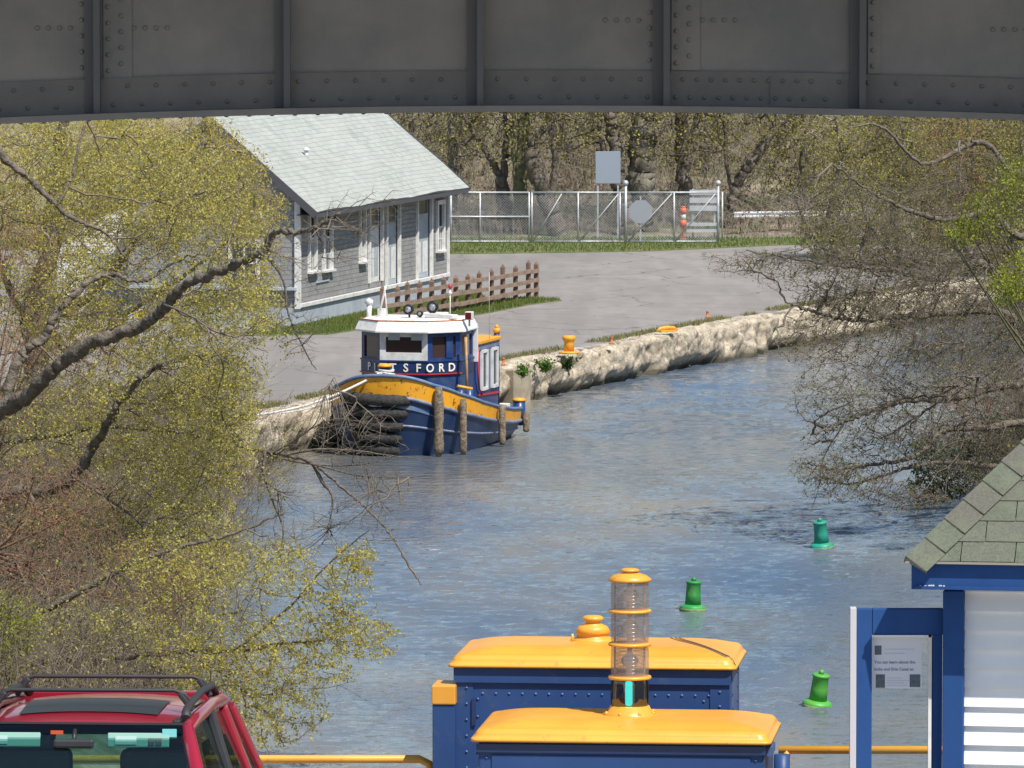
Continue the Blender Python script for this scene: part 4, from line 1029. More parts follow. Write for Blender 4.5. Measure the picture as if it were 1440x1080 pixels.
# ================================================================ buoys
M_bg = mat('buoy_green', (.02, .30, .06), (.03, .22, .05), 5, .5, col3=(.10, .34, .08), scale3=2)
M_bt = mat('buoy_teal', (.02, .33, .22), (.03, .25, .17), 5, .5); M_bb = mat('buoy_bright', (.06, .38, .04), (.10, .33, .05), 5, .5)
M_scum = mat('buoy_scum', (.30, .32, .12), (.12, .25, .08), 7, .8)
def buoy(px, py, m, label, tilt, rz):
    p = at_z(px, py, 0); t = thing('channel_buoy', label, 'buoy', tuple(p), rz, 'green can buoys in the canal'); t.rotation_euler = (tilt[0], tilt[1], rz)
    s = MB(); s.lathe([(.18, .1), (.165, .35), (.155, .58), (.175, .6), (.175, .63), (.15, .645), (.001, .65)], (0, 0, 0), 24); obj('can', s, m, t)
    s = MB(); s.lathe([(.05, .64), (.055, .70), (.03, .73), (.001, .73)], (0, 0, 0), 12); obj('lifting_eye', s, m, t)
    s = MB(); s.lathe([(.2, -.12), (.28, -.06), (.29, .06), (.26, .1), (.17, .13)], (0, 0, 0), 28); f = obj('float_collar', s, m, t)
    s = MB(); s.lathe([(.286, -.02), (.295, .0), (.296, .03), (.286, .045)], (0, 0, 0), 28); obj('scum_line', s, M_scum, f)
buoy(1156, 770, M_bt, 'teal green can buoy with a nub top, farthest of the three', (R(3), R(-7)), .4)
buoy(974, 858, M_bg, 'dark green upright can buoy, middle of the three', (R(2), R(1)), 1.4)
buoy(1149, 993, M_bb, 'bright green tilted can buoy nearest the pavilion', (R(2), R(-9)), 2.2)

# ================================================================ riveted girder bridge
BY = 50.0
def bz(x): return 16 - (155 + 163 + 14.5 * ((x - .3) / 3.6) ** 2) / FPX * BY      # soffit arch
M_steel = mat('bridge_paint', (.28, .245, .207), (.245, .217, .183), 2, .75, bump=.003, bscale=60, col3=(.20, .182, .16), scale3=.8)
M_steel2 = mat('bridge_paint_dark', (.195, .17, .145), (.165, .145, .125), 3, .7, bump=.003, bscale=60)
M_steel3 = mat('bridge_stiffener', (.13, .12, .112), rough=.7)
br = thing('girder_bridge', 'dark grey riveted steel plate girder bridge crossing overhead in shade', 'bridge', (0, BY, 0))
XE = 14.0; NX = 112
def strip_mesh(x0, x1, zlo, zhi, y0, y1, n):
    s = MB(); vs = []; fs = []
    for i in range(n + 1):
        x = x0 + (x1 - x0) * i / n; a, b = bz(x) + zlo, (bz(x) + zhi if zhi < 50 else zhi - 100)
        vs += [(x, y0, a), (x, y0, b), (x, y1, b), (x, y1, a)]
    for i in range(n):
        o = i * 4
        for k in range(4): k2 = (k + 1) % 4; fs.append((o + k, o + 4 + k, o + 4 + k2, o + k2))
    fs += [(0, 1, 2, 3), (n * 4 + 3, n * 4 + 2, n * 4 + 1, n * 4)]
    s.add(vs, fs); return s
web = strip_mesh(-XE, XE, .03, 116.6, 0, .03, NX)
fla = strip_mesh(-XE, XE, .045, .285, -.028, -.001, NX)
bot = strip_mesh(-XE, XE, 0, .045, -.26, .26, NX)
st = [(138, 'a'), (405, 'b'), (675, 'b'), (936, 'a'), (1212, 'b')]
def bx(px): return (px - 720) / FPX * BY
def rivet(s, x, z, r=.021, y=-.028):
    vs = []; 
    for (rr, h) in ((1.0, 0), (.82, .5), (.4, .85)):
        for k in range(8): a = k * math.pi / 4; vs.append((x + rr * r * math.cos(a), y - h * r, z + rr * r * math.sin(a)))
    vs.append((x, y - r * .95, z)); fs = []
    for l in range(2):
        for k in range(8): k2 = (k + 1) % 8; fs.append((l * 8 + k, l * 8 + 8 + k, l * 8 + 8 + k2, l * 8 + k2))
    for k in range(8): fs.append((16 + k, 24, 16 + (k + 1) % 8))
    s.add(vs, fs, True)
sx_all = sorted([bx(p) for p, _ in st] + [bx(138) - 1.34 * k for k in range(1, 9)] + [bx(1212) + 1.34 * k for k in range(1, 8)])
for i, x in enumerate(sx_all):
    z0 = bz(x) + .046; s = MB(); sk = random.uniform(-.004, .004); s.box((x + sk, -.09, (z0 + 16.4) / 2), (.045, .12, 16.4 - z0)); s.box((x - .045, -.036, (z0 + 16.4) / 2), (.09, .014, 16.4 - z0)); obj('stiffener', s, M_steel3, br)
for p, k in st + [(-130, 'b'), (1480, 'a')]:
    x = bx(p)
    if k == 'a' or p == 1212:
        wd = .2 if k == 'a' else .09; pl_ = MB()
        z0 = bz(x) + .288; pl_.box((x + .04 + wd / 2, -.008, (z0 + 16.2) / 2), (wd, .014, 16.2 - z0))
        for j in range(14):
            z = bz(x) + .34 + j * .112
            rivet(pl_, x + .075, z, .019, -.015)
            if k == 'a': rivet(pl_, x + .165, z + .05, .019, -.015); rivet(web, x - .115, z + .02, .019, -.0)
        obj('splice_plate', pl_, M_steel, br)
        if k == 'a':
            for j in range(4): rivet(web, x + .255 + .078 * j, bz(x) + .64, .019, 0); rivet(web, x - .19 - .078 * j, bz(x) + .64, .019, 0)
x = -XE + .1
while x < XE:
    close = .7 < x < 2.0; step = .1 if close else .2
    rivet(fla, x, bz(x) + .225, .017); rivet(fla, x + step / 2, bz(x) + .10, .017); x += step
x = -XE
while x < XE:
    for y in (-.2, .2): bot.lathe([(.001, -.011), (.012, -.009), (.02, .001)], (x, y, bz(x) + .001), 8)
    x += .16
obj('web_plate', web, M_steel, br); obj('flange_angle', fla, M_steel2, br); obj('bottom_flange', bot, M_steel, br)
s = MB(); s.box((bx(1082), -.03, bz(bx(1082)) + .16), (.006, .008, .2)); obj('flange_joint', s, M_steel3, br)
s = MB(); s.box((0, 3.65, 16.75), (2 * XE, 10.7, .3)); obj('deck_slab', s, M_conc, br)
s = MB(); s.box((0, -1.8, 16.98), (2 * XE, .2, .84)); obj('kerb_beam', s, M_conc, br)
for q in (-11, -8.2, -5.5, -2.8, 0, 2.8, 5.5, 8.2, 11): s = MB(); s.box((q, 3.9, 15.9), (.18, 7.6, .9)); obj('floor_beam', s, M_steel3, br)
s = MB(); s.box((0, 7.8, 15.6), (2 * XE, .06, 1.9)); s.box((0, 7.8, 14.66), (2 * XE, .5, .05)); obj('far_girder', s, M_steel, br)
for q in (-13.4, 13.4): s = MB(); s.box((q, 3.9, 6.2), (2.2, 9.6, 16.0)); obj('abutment', s, M_conc, br)

# ================================================================ yellow pipe railing
M_ylw = mat('yolk_yellow', (.82, .39, .05), (.76, .34, .04), 2.5, .4, spec=.5, coat=.1, col3=(.60, .29, .06), scale3=16, lo3=.6, hi3=.68, bump=.0006, bscale=25)
def pipe_rail(name, x0, x1, zt, label, posts, bend=None):
    t = thing(name, label, 'railing', (x0, 44.5, GZ)); z = zt - GZ
    s = MB(); pts = [(0, 0, z), (x1 - x0, 0, z)] if not bend else [(0, 0, z), (x1 - x0 - .08, 0, z), (x1 - x0 - .02, 0, z - .03), (x1 - x0, 0, z - .1), (x1 - x0, 0, 0)]
    s.tube(pts, .026, 12); obj('top_rail', s, M_ylw, t)
    s = MB(); s.cyl((0, 0, z * .52), (x1 - x0, 0, z * .52), .022, 10); obj('middle_rail', s, M_ylw, t)
    for q in posts: s = MB(); s.cyl((q, 0, 0), (q, 0, z), .026, 10); s.lathe([(.07, 0), (.07, .012), (.03, .02)], (q, 0, 0), 12); obj('post', s, M_ylw, t)
    return t
zr = 16 - (1072 + 163) / FPX * 44.5
pipe_rail('pipe_railing', -7.0, (607 - 720) / FPX * 44.5, zr, 'yellow pipe railing behind the red car, ending at the blue housing', [.05, 1.8, 3.6, 5.4], True)
zr2 = 16 - (1059 + 163) / FPX * 44.5
t = pipe_rail('pipe_railing', (1097 - 720) / FPX * 44.5, 4.6, zr2, 'yellow pipe railing between the housings and the pavilion', [.05, 1.5, 2.8])
s = MB(); s.tube([(.3, -.5, .38), (1.45, -.1, zr2 - GZ - .11)], .022, 10); obj('diagonal_rail', s, M_ylw, t)
s = MB(); s.tube([(-.35, -1.2, 0), (-.35, -1.2, .78)], .026, 10)

# ================================================================ blue housings with yellow lids
M_hb = mat('housing_blue', (.022, .062, .185), (.027, .07, .20), 1.5, .45, spec=.35, col3=(.05, .085, .17), scale3=9, lo3=.57, hi3=.68, bump=.0008, bscale=5)
M_hlight = mat('housing_blue_worn_and_glare', (.10, .16, .32), (.05, .1, .25), 3, .45)
def lid(Wd, Dp, H, r, lip):
    """rounded lid: superellipse rings from the lip to a crowned top"""
    m_ = MB(); rings = []
    def rr(w_, d_, rad, z, n=6):
        pts = []
        for cx, cy, a0 in ((w_ - rad, d_ - rad, 0), (-w_ + rad, d_ - rad, 90), (-w_ + rad, -d_ + rad, 180), (w_ - rad, -d_ + rad, 270)):
            for k in range(n): a = R(a0 + 90 * k / (n - 1)); pts.append((cx + rad * math.cos(a), cy + rad * math.sin(a), z))
        return pts
    w0, d0 = Wd / 2, Dp / 2
    spec = [(0, -.0), (.0, lip * .8), (.006, lip), (.012, lip + .004)]
    for q, z in spec: rings.append(rr(w0 - q, d0 - q, .05, z))
    for k in range(1, 9):
        a = R(90 * k / 8); ins = .02 + r * (1 - math.cos(a)); z = lip + .004 + r * 1.0 * math.sin(a); rings.append(rr(w0 - ins, d0 - ins, .06, z))
    zb = lip + .004 + r
    for k in range(1, 7):
        f = k / 6; g = (H - zb) * (1 - (1 - f) ** 2); rings.append(rr((w0 - .02 - r) * (1 - .34 * f), (d0 - .02 - r) * (1 - .5 * f), .06 + .05 * f, zb + g))
    n = len(rings[0]); vs = [p for r_ in rings for p in r_]; fs = []
    for l in range(len(rings) - 1):
        for i in range(n): j = (i + 1) % n; fs.append((l * n + i, l * n + j, (l + 1) * n + j, (l + 1) * n + i))
    m_.add(vs, fs, True); o = len(m_.v) - len(vs)
    m_.f.append(tuple(o + (len(rings) - 1) * n + i for i in range(n))); m_.sm.append(True); m_.f.append(tuple(o + i for i in range(n))[::-1]); m_.sm.append(False)
    return m_
HROT = R(-5.5)
def rivets_on(m_, pts, r=.009, ax='y', sg=-1):
    for (x, y, z) in pts:
        rot = Matrix.Rotation(R(90), 3, 'X') if ax == 'y' else Matrix.Rotation(R(90), 3, 'Y')
        m_.lathe([(r, 0), (r * .8, r * .55), (.001, r * .8)], (x, y, z), 8, rot=rot)
# back housing
def housing(px0, px1, py_lip, Y, dep, label, crown):
    xl = (px0 - 720) / FPX * Y; xr = (px1 - 720) / FPX * Y; z = 16 - (py_lip + 163) / FPX * Y
    W = (xr - xl) * .985; cx = (xl + xr) / 2; t = thing('machine_housing', label, 'housing', (cx, Y + dep / 2, GZ), HROT)
    o = obj('lid', lid(W, dep, crown, .052, .02), M_ylw, t); o.location = (0, 0, z - GZ)
    H = z - GZ; bw_ = W - .09; bd = dep - .1
    s = MB(); s.box((0, 0, H / 2), (bw_, bd, H)); obj('body', s, M_hb, t, bevel=.012)
    return t, W, H, bw_, bd
hb, W, H, bw_, bd = housing(636, 1052, 944, 43.9, 1.05, 'blue riveted steel housing with domed yellow lid, the farther of the two', .118)
f = MB(); yf = -bd / 2
f.box((-bw_ / 2 + .055, yf - .004, H / 2 - .01), (.11, .008, H - .03)); obj('corner_plate', f, M_hb, hb); f = MB(); f.box((bw_ / 2 - .06, yf - .004, H / 2 - .01), (.12, .008, H - .03)); obj('corner_plate', f, M_hb, hb)
f = MB(); f.box((0, yf - .0115, H - .05), (bw_ + .02, .023, .09)); obj('top_band', f, M_hb, hb)
f = MB(); pts = []
for k in range(18): pts.append((-bw_ / 2 + .17 + k * (bw_ - .3) / 17, yf - .001, H - .165))
for k in range(12):
    pts += [(-bw_ / 2 + .07, yf - .009, H - .13 - k * .1), (-bw_ / 2 + .14, yf - .001, H - .2 - k * .11), (bw_ / 2 - .06, yf - .009, H - .14 - k * .09), (bw_ / 2 - .16, yf - .001, H - .2 - k * .1)]
rivets_on(f, pts); fp = MB(); fp.box((0, yf - .0005, H / 2 - .06), (bw_ - .3, .001, H - .13)); objm('front_plate', [(fp, M_hb), (f, M_hlight)], hb)
f = MB(); f.box((bw_ / 2 + .004, -.1, H / 2), (.008, .5, H - .06)); sp_ = f
f = MB(); rivets_on(f, [(bw_ / 2 + .009, y, H - .08 - k * .09) for k in range(12) for y in (-.42, -.32, .12)], .009, 'x'); objm('side_plate', [(sp_, M_hlight), (f, M_hb)], hb)  # side plate's paler blue paints in the grazing sun glare
f = MB(); f.box((-bw_ / 2 + .115, yf - .012, H - .28), (.022, .02, .17)); obj('hinge', f, M_navy_and_shade, hb)
# yellow ventilator cap on the back lid
vp = at_y(832, 903, 44.5); f = MB(); lx = vp.x - hb.location.x
f.lathe([(.14, 0), (.14, .02), (.105, .03), (.10, .055), (.115, .06), (.09, .1), (.045, .12), (.045, .135), (.066, .14), (.066, .155), (.05, .165), (.001, .168)], (lx, .08, H + .105), 28); obj('ventilator_cap', f, M_ylw, hb)
f = MB(); f.cyl((lx - .12, -.02, H + .11), (lx - .12, -.02, H + .165), .008, 8); obj('wing_bolt', f, M_ylw, hb)
from mathutils.bvhtree import BVHTree
lb_ = lid(W, 1.05, .118, .052, .02); bvh = BVHTree.FromPolygons([Vector(v) for v in lb_.v], lb_.f); f = MB()
for q in (0, .03, .055):
    pts = []
    for k in range(22):
        u = k / 21; hit = bvh.ray_cast(Vector((bw_ / 2 - .42 + q + .40 * u ** 1.3, .25 - .70 * u, 1)), Vector((0, 0, -1)))[0]
        if hit: pts.append((hit.x, hit.y, hit.z + H + .001))
    f.tube(pts, .0035, 5)
obj('lid_cable', f, M_dark_trim, hb)
# side cabinet
t = thing('side_cabinet', 'narrow blue cabinet with flat yellow top left of the farther housing', 'cabinet', ((627 - 720) / FPX * 44.2, 44.1, GZ), HROT)
zc = 16 - (996 + 163) / FPX * 43.9 - GZ
s = MB(); s.box((0, 0, zc / 2), (.14, .3, zc)); obj('body', s, M_hb, t, bevel=.006)
s = MB(); s.box((0, 0, zc + .06), (.15, .32, .12)); obj('yellow_top', s, M_ylw, t, bevel=.008)
# front housing
hf, W, H, bw_, bd = housing(668, 1102, 1050, 42.2, 1.05, 'blue steel housing with domed yellow lid carrying the lantern stack, the nearer of the two', .118)
yf = -bd / 2
f = MB(); f.box((0, yf - .005, H - .33), (bw_ - .16, .01, .5)); obj('door', f, M_hb, hf, bevel=.004)
f = MB(); f.box((0, yf - .0115, H - .04), (bw_ + .02, .023, .05)); obj('top_band', f, M_navy_and_shade, hf)
f = MB(); f.box((bw_ / 2 + .02, -.25, H - .055), (.05, .3, .05)); obj('bracket', f, M_hlight, hf)
f = MB(); f.cyl((bw_ / 2 + .1, -.35, H - .4), (bw_ / 2 + .1, -.35, H - .075), .05, 14); f.box((bw_ / 2 + .05, -.35, H - .2), (.1, .03, .05)); obj('pipe_stub', f, M_hb, hf)
f = MB(); rivets_on(f, [(-bw_ / 2 + .05, yf - .001, H - .1 - k * .09) for k in range(8)] + [(bw_ / 2 - .05, yf - .001, H - .1 - k * .09) for k in range(8)]); fp = MB(); fp.box((0, yf - .0005, H / 2 - .06), (bw_ - .03, .001, H - .13)); objm('front_plate', [(fp, M_hb), (f, M_hlight)], hf)
# lantern stack standing on the nearer lid
LY = hf.location.y - .02; sc_ = LY / FPX
def lz(py): return 16 - (py + 163) * sc_
lx0 = (886.5 - 720) * sc_; lan = thing('signal_lantern', 'stack of three clear ribbed lanterns over a dark green one with yellow rings', 'lantern', (lx0, LY, lz(1008)))
z0_ = lz(1008)
def Z(py): return lz(py) - z0_
r0 = 28 * sc_
s = MB(); s.lathe([(39 * sc_, Z(1012)), (39 * sc_, Z(1007)), (31 * sc_, Z(1003)), (28 * sc_, Z(996)), (24 * sc_, Z(995))], (0, 0, 0), 32); obj('base_flange', s, M_ylw, lan)
s = MB()
for k in range(8): a = R(22 + 45 * k); s.lathe([(.012, Z(1008)), (.012, Z(1004)), (.004, Z(1002.5))], (36 * sc_ * math.cos(a), 36 * sc_ * math.sin(a), 0), 6)
obj('flange_bolts', s, M_ylw, lan)
M_lens = glass_mat('ribbed_glass', (.88, .87, .86), .16, .08, (.62, .59, .57), .26); M_lens2 = glass_mat('dark_green_glass', (.07, .10, .10), .2, .06)
def lens(pt, pb, m):
    zt, zb = Z(pt), Z(pb); prof = []; n = 22
    for k in range(n * 2 + 1):
        f_ = k / (n * 2); bul = math.sin(math.pi * f_) ** .5 * 1.6 * sc_; prof.append((25.5 * sc_ + bul + (.0016 if k % 2 else 0), zb + (zt - zb) * f_))
    s = MB(); vs = []; fs = []; N = 36
    for (r_, z) in prof:
        for k in range(N): a = 2 * math.pi * k / N; vs.append((r_ * math.cos(a), r_ * math.sin(a), z))
    for i in range(len(prof) - 1):
        for k in range(N): k2 = (k + 1) % N; fs.append((i * N + k, i * N + k2, (i + 1) * N + k2, (i + 1) * N + k))
    s.add(vs, fs, True); return obj('lens', s, m, lan)
def ringy(pt, pb, w_=30):
    s = MB(); s.lathe([(24 * sc_, Z(pb)), (w_ * sc_, Z(pb - .5)), ((w_ + .8) * sc_, Z((pt + pb) / 2)), (w_ * sc_, Z(pt + .5)), (24 * sc_, Z(pt))], (0, 0, 0), 32); obj('ring', s, M_ylw, lan)
M_core = mat('lamp_core', (.55, .48, .45), (.42, .36, .33), 12, .5, metal=.2)
for pt, pb, m in ((819, 859, M_lens), (863.5, 906, M_lens), (911, 953, M_lens)):
    lo_ = lens(pt, pb, m); s = MB(); zt, zb = Z(pt), Z(pb); h = zt - zb
    s.lathe([(.010, zb), (.018, zb + .1 * h), (.018, zb + .25 * h), (.045, zb + .38 * h), (.055, zb + .5 * h), (.045, zb + .62 * h), (.018, zb + .75 * h), (.012, zt)], (0, 0, 0), 20); obj('bulb', s, M_core, lo_)
    s = MB(); 
    for q in np.linspace(.12, .88, 7): s.torus((0, 0, zb + q * h), .085, .0045, None, 28, 5)
    obj('inner_ribs', s, glass_mat('inner_rib_glass', (.85, .85, .85), .3, .2), lo_)
    s = MB()
    for a in (R(20), R(160)): s.cyl((.095 * math.cos(a), .095 * math.sin(a), zb), (.095 * math.cos(a), .095 * math.sin(a), zt), .006, 8)
    obj('tie_rod', s, M_core, lo_)
lo_ = lens(958, 995, M_lens2)
gm = bpy.data.materials.new('green_lamp'); gm.use_nodes = True; p_ = gm.node_tree.nodes['Principled BSDF']; p_.inputs['Base Color'].default_value = (.0, .45, .42, 1); p_.inputs['Roughness'].default_value = .3; p_.inputs['Emission Color'].default_value = (0, .85, .75, 1); p_.inputs['Emission Strength'].default_value = 9
s = MB(); s.box((-.007, -.08, (Z(958) + Z(995)) / 2), (.044, .03, Z(958) - Z(995) - .01)); obj('green_filter', s, gm, lo_, bevel=.012)
s = MB(); s.cyl((0, .02, Z(995)), (0, .02, Z(958)), .085, 20); obj('inner_drum', s, mat('lamp_drum', (.05, .035, .03), rough=.3), lo_)
for a, b in ((859, 863.5), (906, 911), (953, 958)): ringy(a, b)
s = MB(); s.lathe([(30 * sc_, Z(819)), (30.5 * sc_, Z(816)), (24 * sc_, Z(811)), (15 * sc_, Z(808)), (10 * sc_, Z(807)), (10 * sc_, Z(805.5)), (13.5 * sc_, Z(805)), (13.5 * sc_, Z(802.5)), (9 * sc_, Z(801)), (.001, Z(800.5))], (0, 0, 0), 32); obj('top_cap', s, M_ylw, lan)

# ================================================================ pavilion corner
M_pb = mat('pavilion_blue', (.018, .062, .20), (.022, .07, .215), 3, .7, spec=.2, col3=(.02, .07, .22), scale3=8)
M_side = mat('white_siding', (.80, .80, .80), (.74, .74, .75), 2, .55)
PY = 40.0; psc = PY / FPX
def pxm(px): return (px - 720) * psc
def pzm(py, Y=PY): return 16 - (py + 163) / FPX * Y
px0, py0 = pxm(1331), PY
pav = thing('pavilion', 'white sided pavilion with royal blue trim and green shingled hip roof', 'pavilion', (px0, PY, GZ), R(-10))
def LX(px, Y=PY): return (px - 720) / FPX * Y - px0
def LZ(py, Y=PY): return pzm(py, Y) - GZ
ez = LZ(831)                 # underside of fascia
# clapboards, each a lapped board with a real butt edge
s = MB(); zb = .02; exp_ = .109; k = 0; x0 = LX(1358); x1 = x0 + 2.85
while zb < ez + .05:
    s.add([(x0, -.0, zb + exp_ + .004), (x1, 0, zb + exp_ + .004), (x1, -.026, zb), (x0, -.026, zb), (x1, .02, zb), (x0, .02, zb)], [(3, 2, 1, 0), (5, 4, 2, 3)]); zb += exp_
s.box(((x0 + x1) / 2, .06, ez / 2), (x1 - x0, .07, ez)); obj('siding', s, M_side, pav)
s = MB(); s.box((LX(1345.5), -.005, ez / 2), (.118, .14, ez)); obj('corner_post', s, M_pb, pav, bevel=.005)
s = MB(); s.box((x0 - .03 + .06, 1.45, ez / 2), (.08, 2.8, ez)); obj('left_wall', s, M_side, pav)
# roof
EYf = -.28; exl = LX(1279, PY + EYf) + .07; W2 = 3.7; eZ = LZ(792, PY + EYf); tanp = 1.04; M_pr = None
fz0 = LZ(831, PY + EYf)
s = MB(); s.box((exl + W2 / 2, EYf, (eZ + fz0) / 2), (W2, .03, eZ - fz0)); obj('fascia', s, M_pb, pav, bevel=.003)
s = MB(); s.box((exl + .015, EYf + 1.84, (eZ + fz0) / 2), (.03, 3.6, eZ - fz0)); obj('fascia', s, M_pb, pav)
s = MB(); s.box((exl + W2 / 2, -.16, fz0 + .012), (W2 - .05, .31, .016)); s.box((exl + .19, 1.6, fz0 + .012), (.33, 3.1, .016)); obj('soffit', s, M_pb, pav)
sh = []
M_s = [mat('shingle_moss', (.092, .104, .072), (.135, .148, .108), 60, .95, bump=.004, bscale=120, lo=.35, hi=.65, col3=(.15, .17, .12), scale3=4, lo3=.5, hi3=.75),
       mat('shingle_olive', (.10, .108, .08), (.142, .15, .118), 60, .95, bump=.004, bscale=120, lo=.35, hi=.65, col3=(.16, .19, .11), scale3=5, lo3=.5, hi3=.75),
       mat('shingle_brownish', (.098, .098, .078), (.14, .136, .112), 60, .95, bump=.004, bscale=120, lo=.35, hi=.65, col3=(.14, .16, .10), scale3=5, lo3=.5, hi3=.75)]
cosA = 1 / math.sqrt(1 + tanp ** 2); sinA = tanp * cosA
def front(u, v, h=0):    # u along the eave, v up the slope from the eave, h above the deck
    return (exl - .03 + u, EYf - .04 + v * cosA - h * sinA, eZ + .004 + v * sinA + h * cosA)
rexp = .148; wsh = .305; W2 = 3.7; hl = (W2 + .0) / 2 / cosA; rows = int(hl / rexp)
accum = [MB(), MB(), MB()]
for r_ in range(rows):
    v0 = r_ * rexp; v1 = v0 + rexp + .03; u = -wsh + (r_ % 2) * wsh * .5 + random.uniform(-.03, .03); umin0 = v0 * cosA; umin1 = v1 * cosA
    while u < W2:
        a, b = u, u + wsh - .006; u += wsh
        b = min(b, W2 - umin0 - .01)
        if b < umin0 + .01 or b < a + .02: continue
        th = .008; a0 = max(a, umin0 + .0); a1 = max(a, umin1); b1 = min(b, W2 - umin1)
        if b1 <= a1: continue
        jv = random.uniform(-.003, .003)
        P = [front(a0, v0 + jv, th), front(b, v0 + jv, th), front(b1, v1, .001), front(a1, v1, .001), front(a0, v0 + jv, 0), front(b, v0 + jv, 0)]
        random.choice(accum).add(P, [(0, 1, 2, 3), (4, 5, 1, 0)]) if random.random() < .75 else accum[1].add(P, [(0, 1, 2, 3), (4, 5, 1, 0)])
s = MB(); c4 = [front(0, 0, -.01), front(W2, 0, -.01)]; c4 += [(c4[1][0], c4[1][1] + W2, c4[1][2]), (c4[0][0], c4[0][1] + W2, c4[0][2])]
ap = (c4[0][0] + W2 / 2, c4[0][1] + W2 / 2, c4[0][2] + W2 / 2 * tanp); s.add(c4 + [ap], [(0, 1, 4), (1, 2, 4), (2, 3, 4), (3, 0, 4)]); objm('roof', list(zip(accum, M_s)) + [(s, M_s[1])], pav)
# hip caps
hd = Vector((cosA, cosA, sinA)).normalized(); capA = [MB(), MB(), MB()]
step = .17; L_h = hl * math.sqrt(2 * cosA ** 2 + sinA ** 2); n_h = int(L_h / step)
nf = Vector((0, -sinA, cosA)); nl_ = Vector((-sinA, 0, cosA)); o0 = Vector(front(0, 0, 0)); tf = nf.cross(hd).normalized(); tl = hd.cross(nl_).normalized()
if tf.x < 0: tf = -tf
if tl.y < 0: tl = -tl
for k in range(n_h):
    c0 = o0 + hd * (k * step); c1 = o0 + hd * ((k + 1) * step + .03); up = Vector((0, 0, 1)); hh, h2 = .022, .010; wd = .155
    A = [c0 + up * (hh + .01), c0 + tf * wd + nf * hh, c1 + tf * wd + nf * h2, c1 + up * (h2 + .01), c0 + tl * .02 + nl_ * hh * .3, c1 + tl * .02 + nl_ * h2 * .3, c0 + tf * wd, c0, c0 + tl * .02]
    random.choice(capA).add(A, [(0, 1, 2, 3), (0, 3, 5, 4), (7, 6, 1, 0), (8, 7, 0, 4)])
objm('hip_cap', list(zip(capA, M_s)), pav)
s = MB(); s.bar(front(0, -.006, 0), front(W2, -.006, 0), .02, .012); obj('drip_edge', s, mat('drip_edge', (.30, .27, .22), rough=.5), pav)
s = MB(); random.seed(5)
for k in range(16): s.box((exl + .05 + .02 * (k % 8) + random.uniform(-.01, .01), EYf - .02, fz0 + .012 + random.uniform(-.006, .012)), (.012, .008, .008), random.uniform(0, 3))
obj('peeling_paint', s, M_white, pav)
# glazed notice frame left of the post
nf_ = thing('notice_case', 'blue framed glass screen with a paper notice at the pavilion corner', 'notice case', (px0, PY, GZ))
fx0, fx1 = LX(1207), LX(1331); ft = LZ(859)
gx0, gx1, gt = LX(1229), LX(1314), LZ(896)
s = MB(); s.box(((fx0 + gx0) / 2, .05, ft / 2), (gx0 - fx0, .07, ft)); s.box(((gx1 + fx1) / 2 - .004, .05, gt / 2), (fx1 - gx1 - .012, .068, gt)); s.box(((gx0 + fx1) / 2 - .002, .05, (ft + gt) / 2), (fx1 - gx0 - .008, .069, ft - gt)); s.box(((gx0 + gx1) / 2, .05, .2), (gx1 - gx0, .066, .4)); obj('frame', s, M_pb, nf_, bevel=.004)
s = MB(); s.box((fx0 - .018, .05, ft / 2 + .003), (.036, .08, ft + .006)); obj('edge_strip', s, mat('edge_strip_grey', (.52, .50, .52), rough=.6), nf_, bevel=.003)
s = MB(); s.box((gx1 - .012, .03, gt / 2), (.018, .05, gt)); s.box(((gx0 + gx1) / 2, .03, gt - .006), (gx1 - gx0, .05, .012)); obj('glazing_bead', s, M_white, nf_)
s = MB(); s.box(((gx0 + gx1) / 2, .06, (gt + .4) / 2), (gx1 - gx0, .006, gt - .4)); obj('glass', s, glass_mat('screen_glass', (.93, .95, .95), .05, .02), nf_)
nb = thing('paper_notice', 'white printed notice about learning the locks and Erie Canal', 'notice', (px0, PY, GZ))
ax, bx_, zt, zb_ = LX(1230.5), LX(1300), LZ(897), LZ(973)
s = MB(); s.box(((ax + bx_) / 2, .0535, (zt + zb_) / 2), (bx_ - ax, .003, zt - zb_)); obj('paper', s, mat('notice_paper', (.60, .61, .66), rough=.6), nb)
M_ink = mat('notice_ink', (.17, .19, .30), rough=.7); M_pic = mat('notice_picture', (.05, .09, .13), (.12, .13, .13), 60, .7)
def put_text(body, size, px, py, m2, nm, bold=.0):
    vs, fs = text_mesh(body, size, .0004, 'LEFT', bold); q = MB(); rx = Matrix.Rotation(R(90), 3, 'X'); o = Vector((LX(px), .0512, LZ(py)))
    xs = [v.x for v in vs]; q.add([rx @ v + o for v in vs], fs); return obj(nm, q, m2, nb), max(xs)
put_text('You can learn about the', .0238, 1232.5, 937.5, M_ink, 'headline', .0006); put_text('locks and Erie Canal at:', .0238, 1232.5, 947.5, M_ink, 'headline', .0006)
q = MB()
for j, (l0, l1, y) in enumerate(((1247, 1290, 917), (1247, 1276, 923), (1251, 1271, 958), (1251, 1281, 961.5), (1251, 1274, 965), (1251, 1279, 968.5))):
    x = l0
    while x < l1: w_ = random.uniform(1.2, 3.4); q.box((LX(x + w_ / 2), .0512, LZ(y)), (w_ * .0040 * .85, .001, .0035)); x += w_ + .7
obj('small_print', q, mat('notice_ink_pale', (.36, .38, .46), rough=.7), nb)
for (a, b, c, d) in ((1233.5, 1243, 912, 925), (1235, 1248, 953, 972), (1283, 1298, 953, 971)):
    q = MB(); q.box((LX((a + b) / 2), .0512, LZ((c + d) / 2)), ((b - a) * psc, .0012, (d - c) * psc)); obj('picture', q, M_pic, nb)
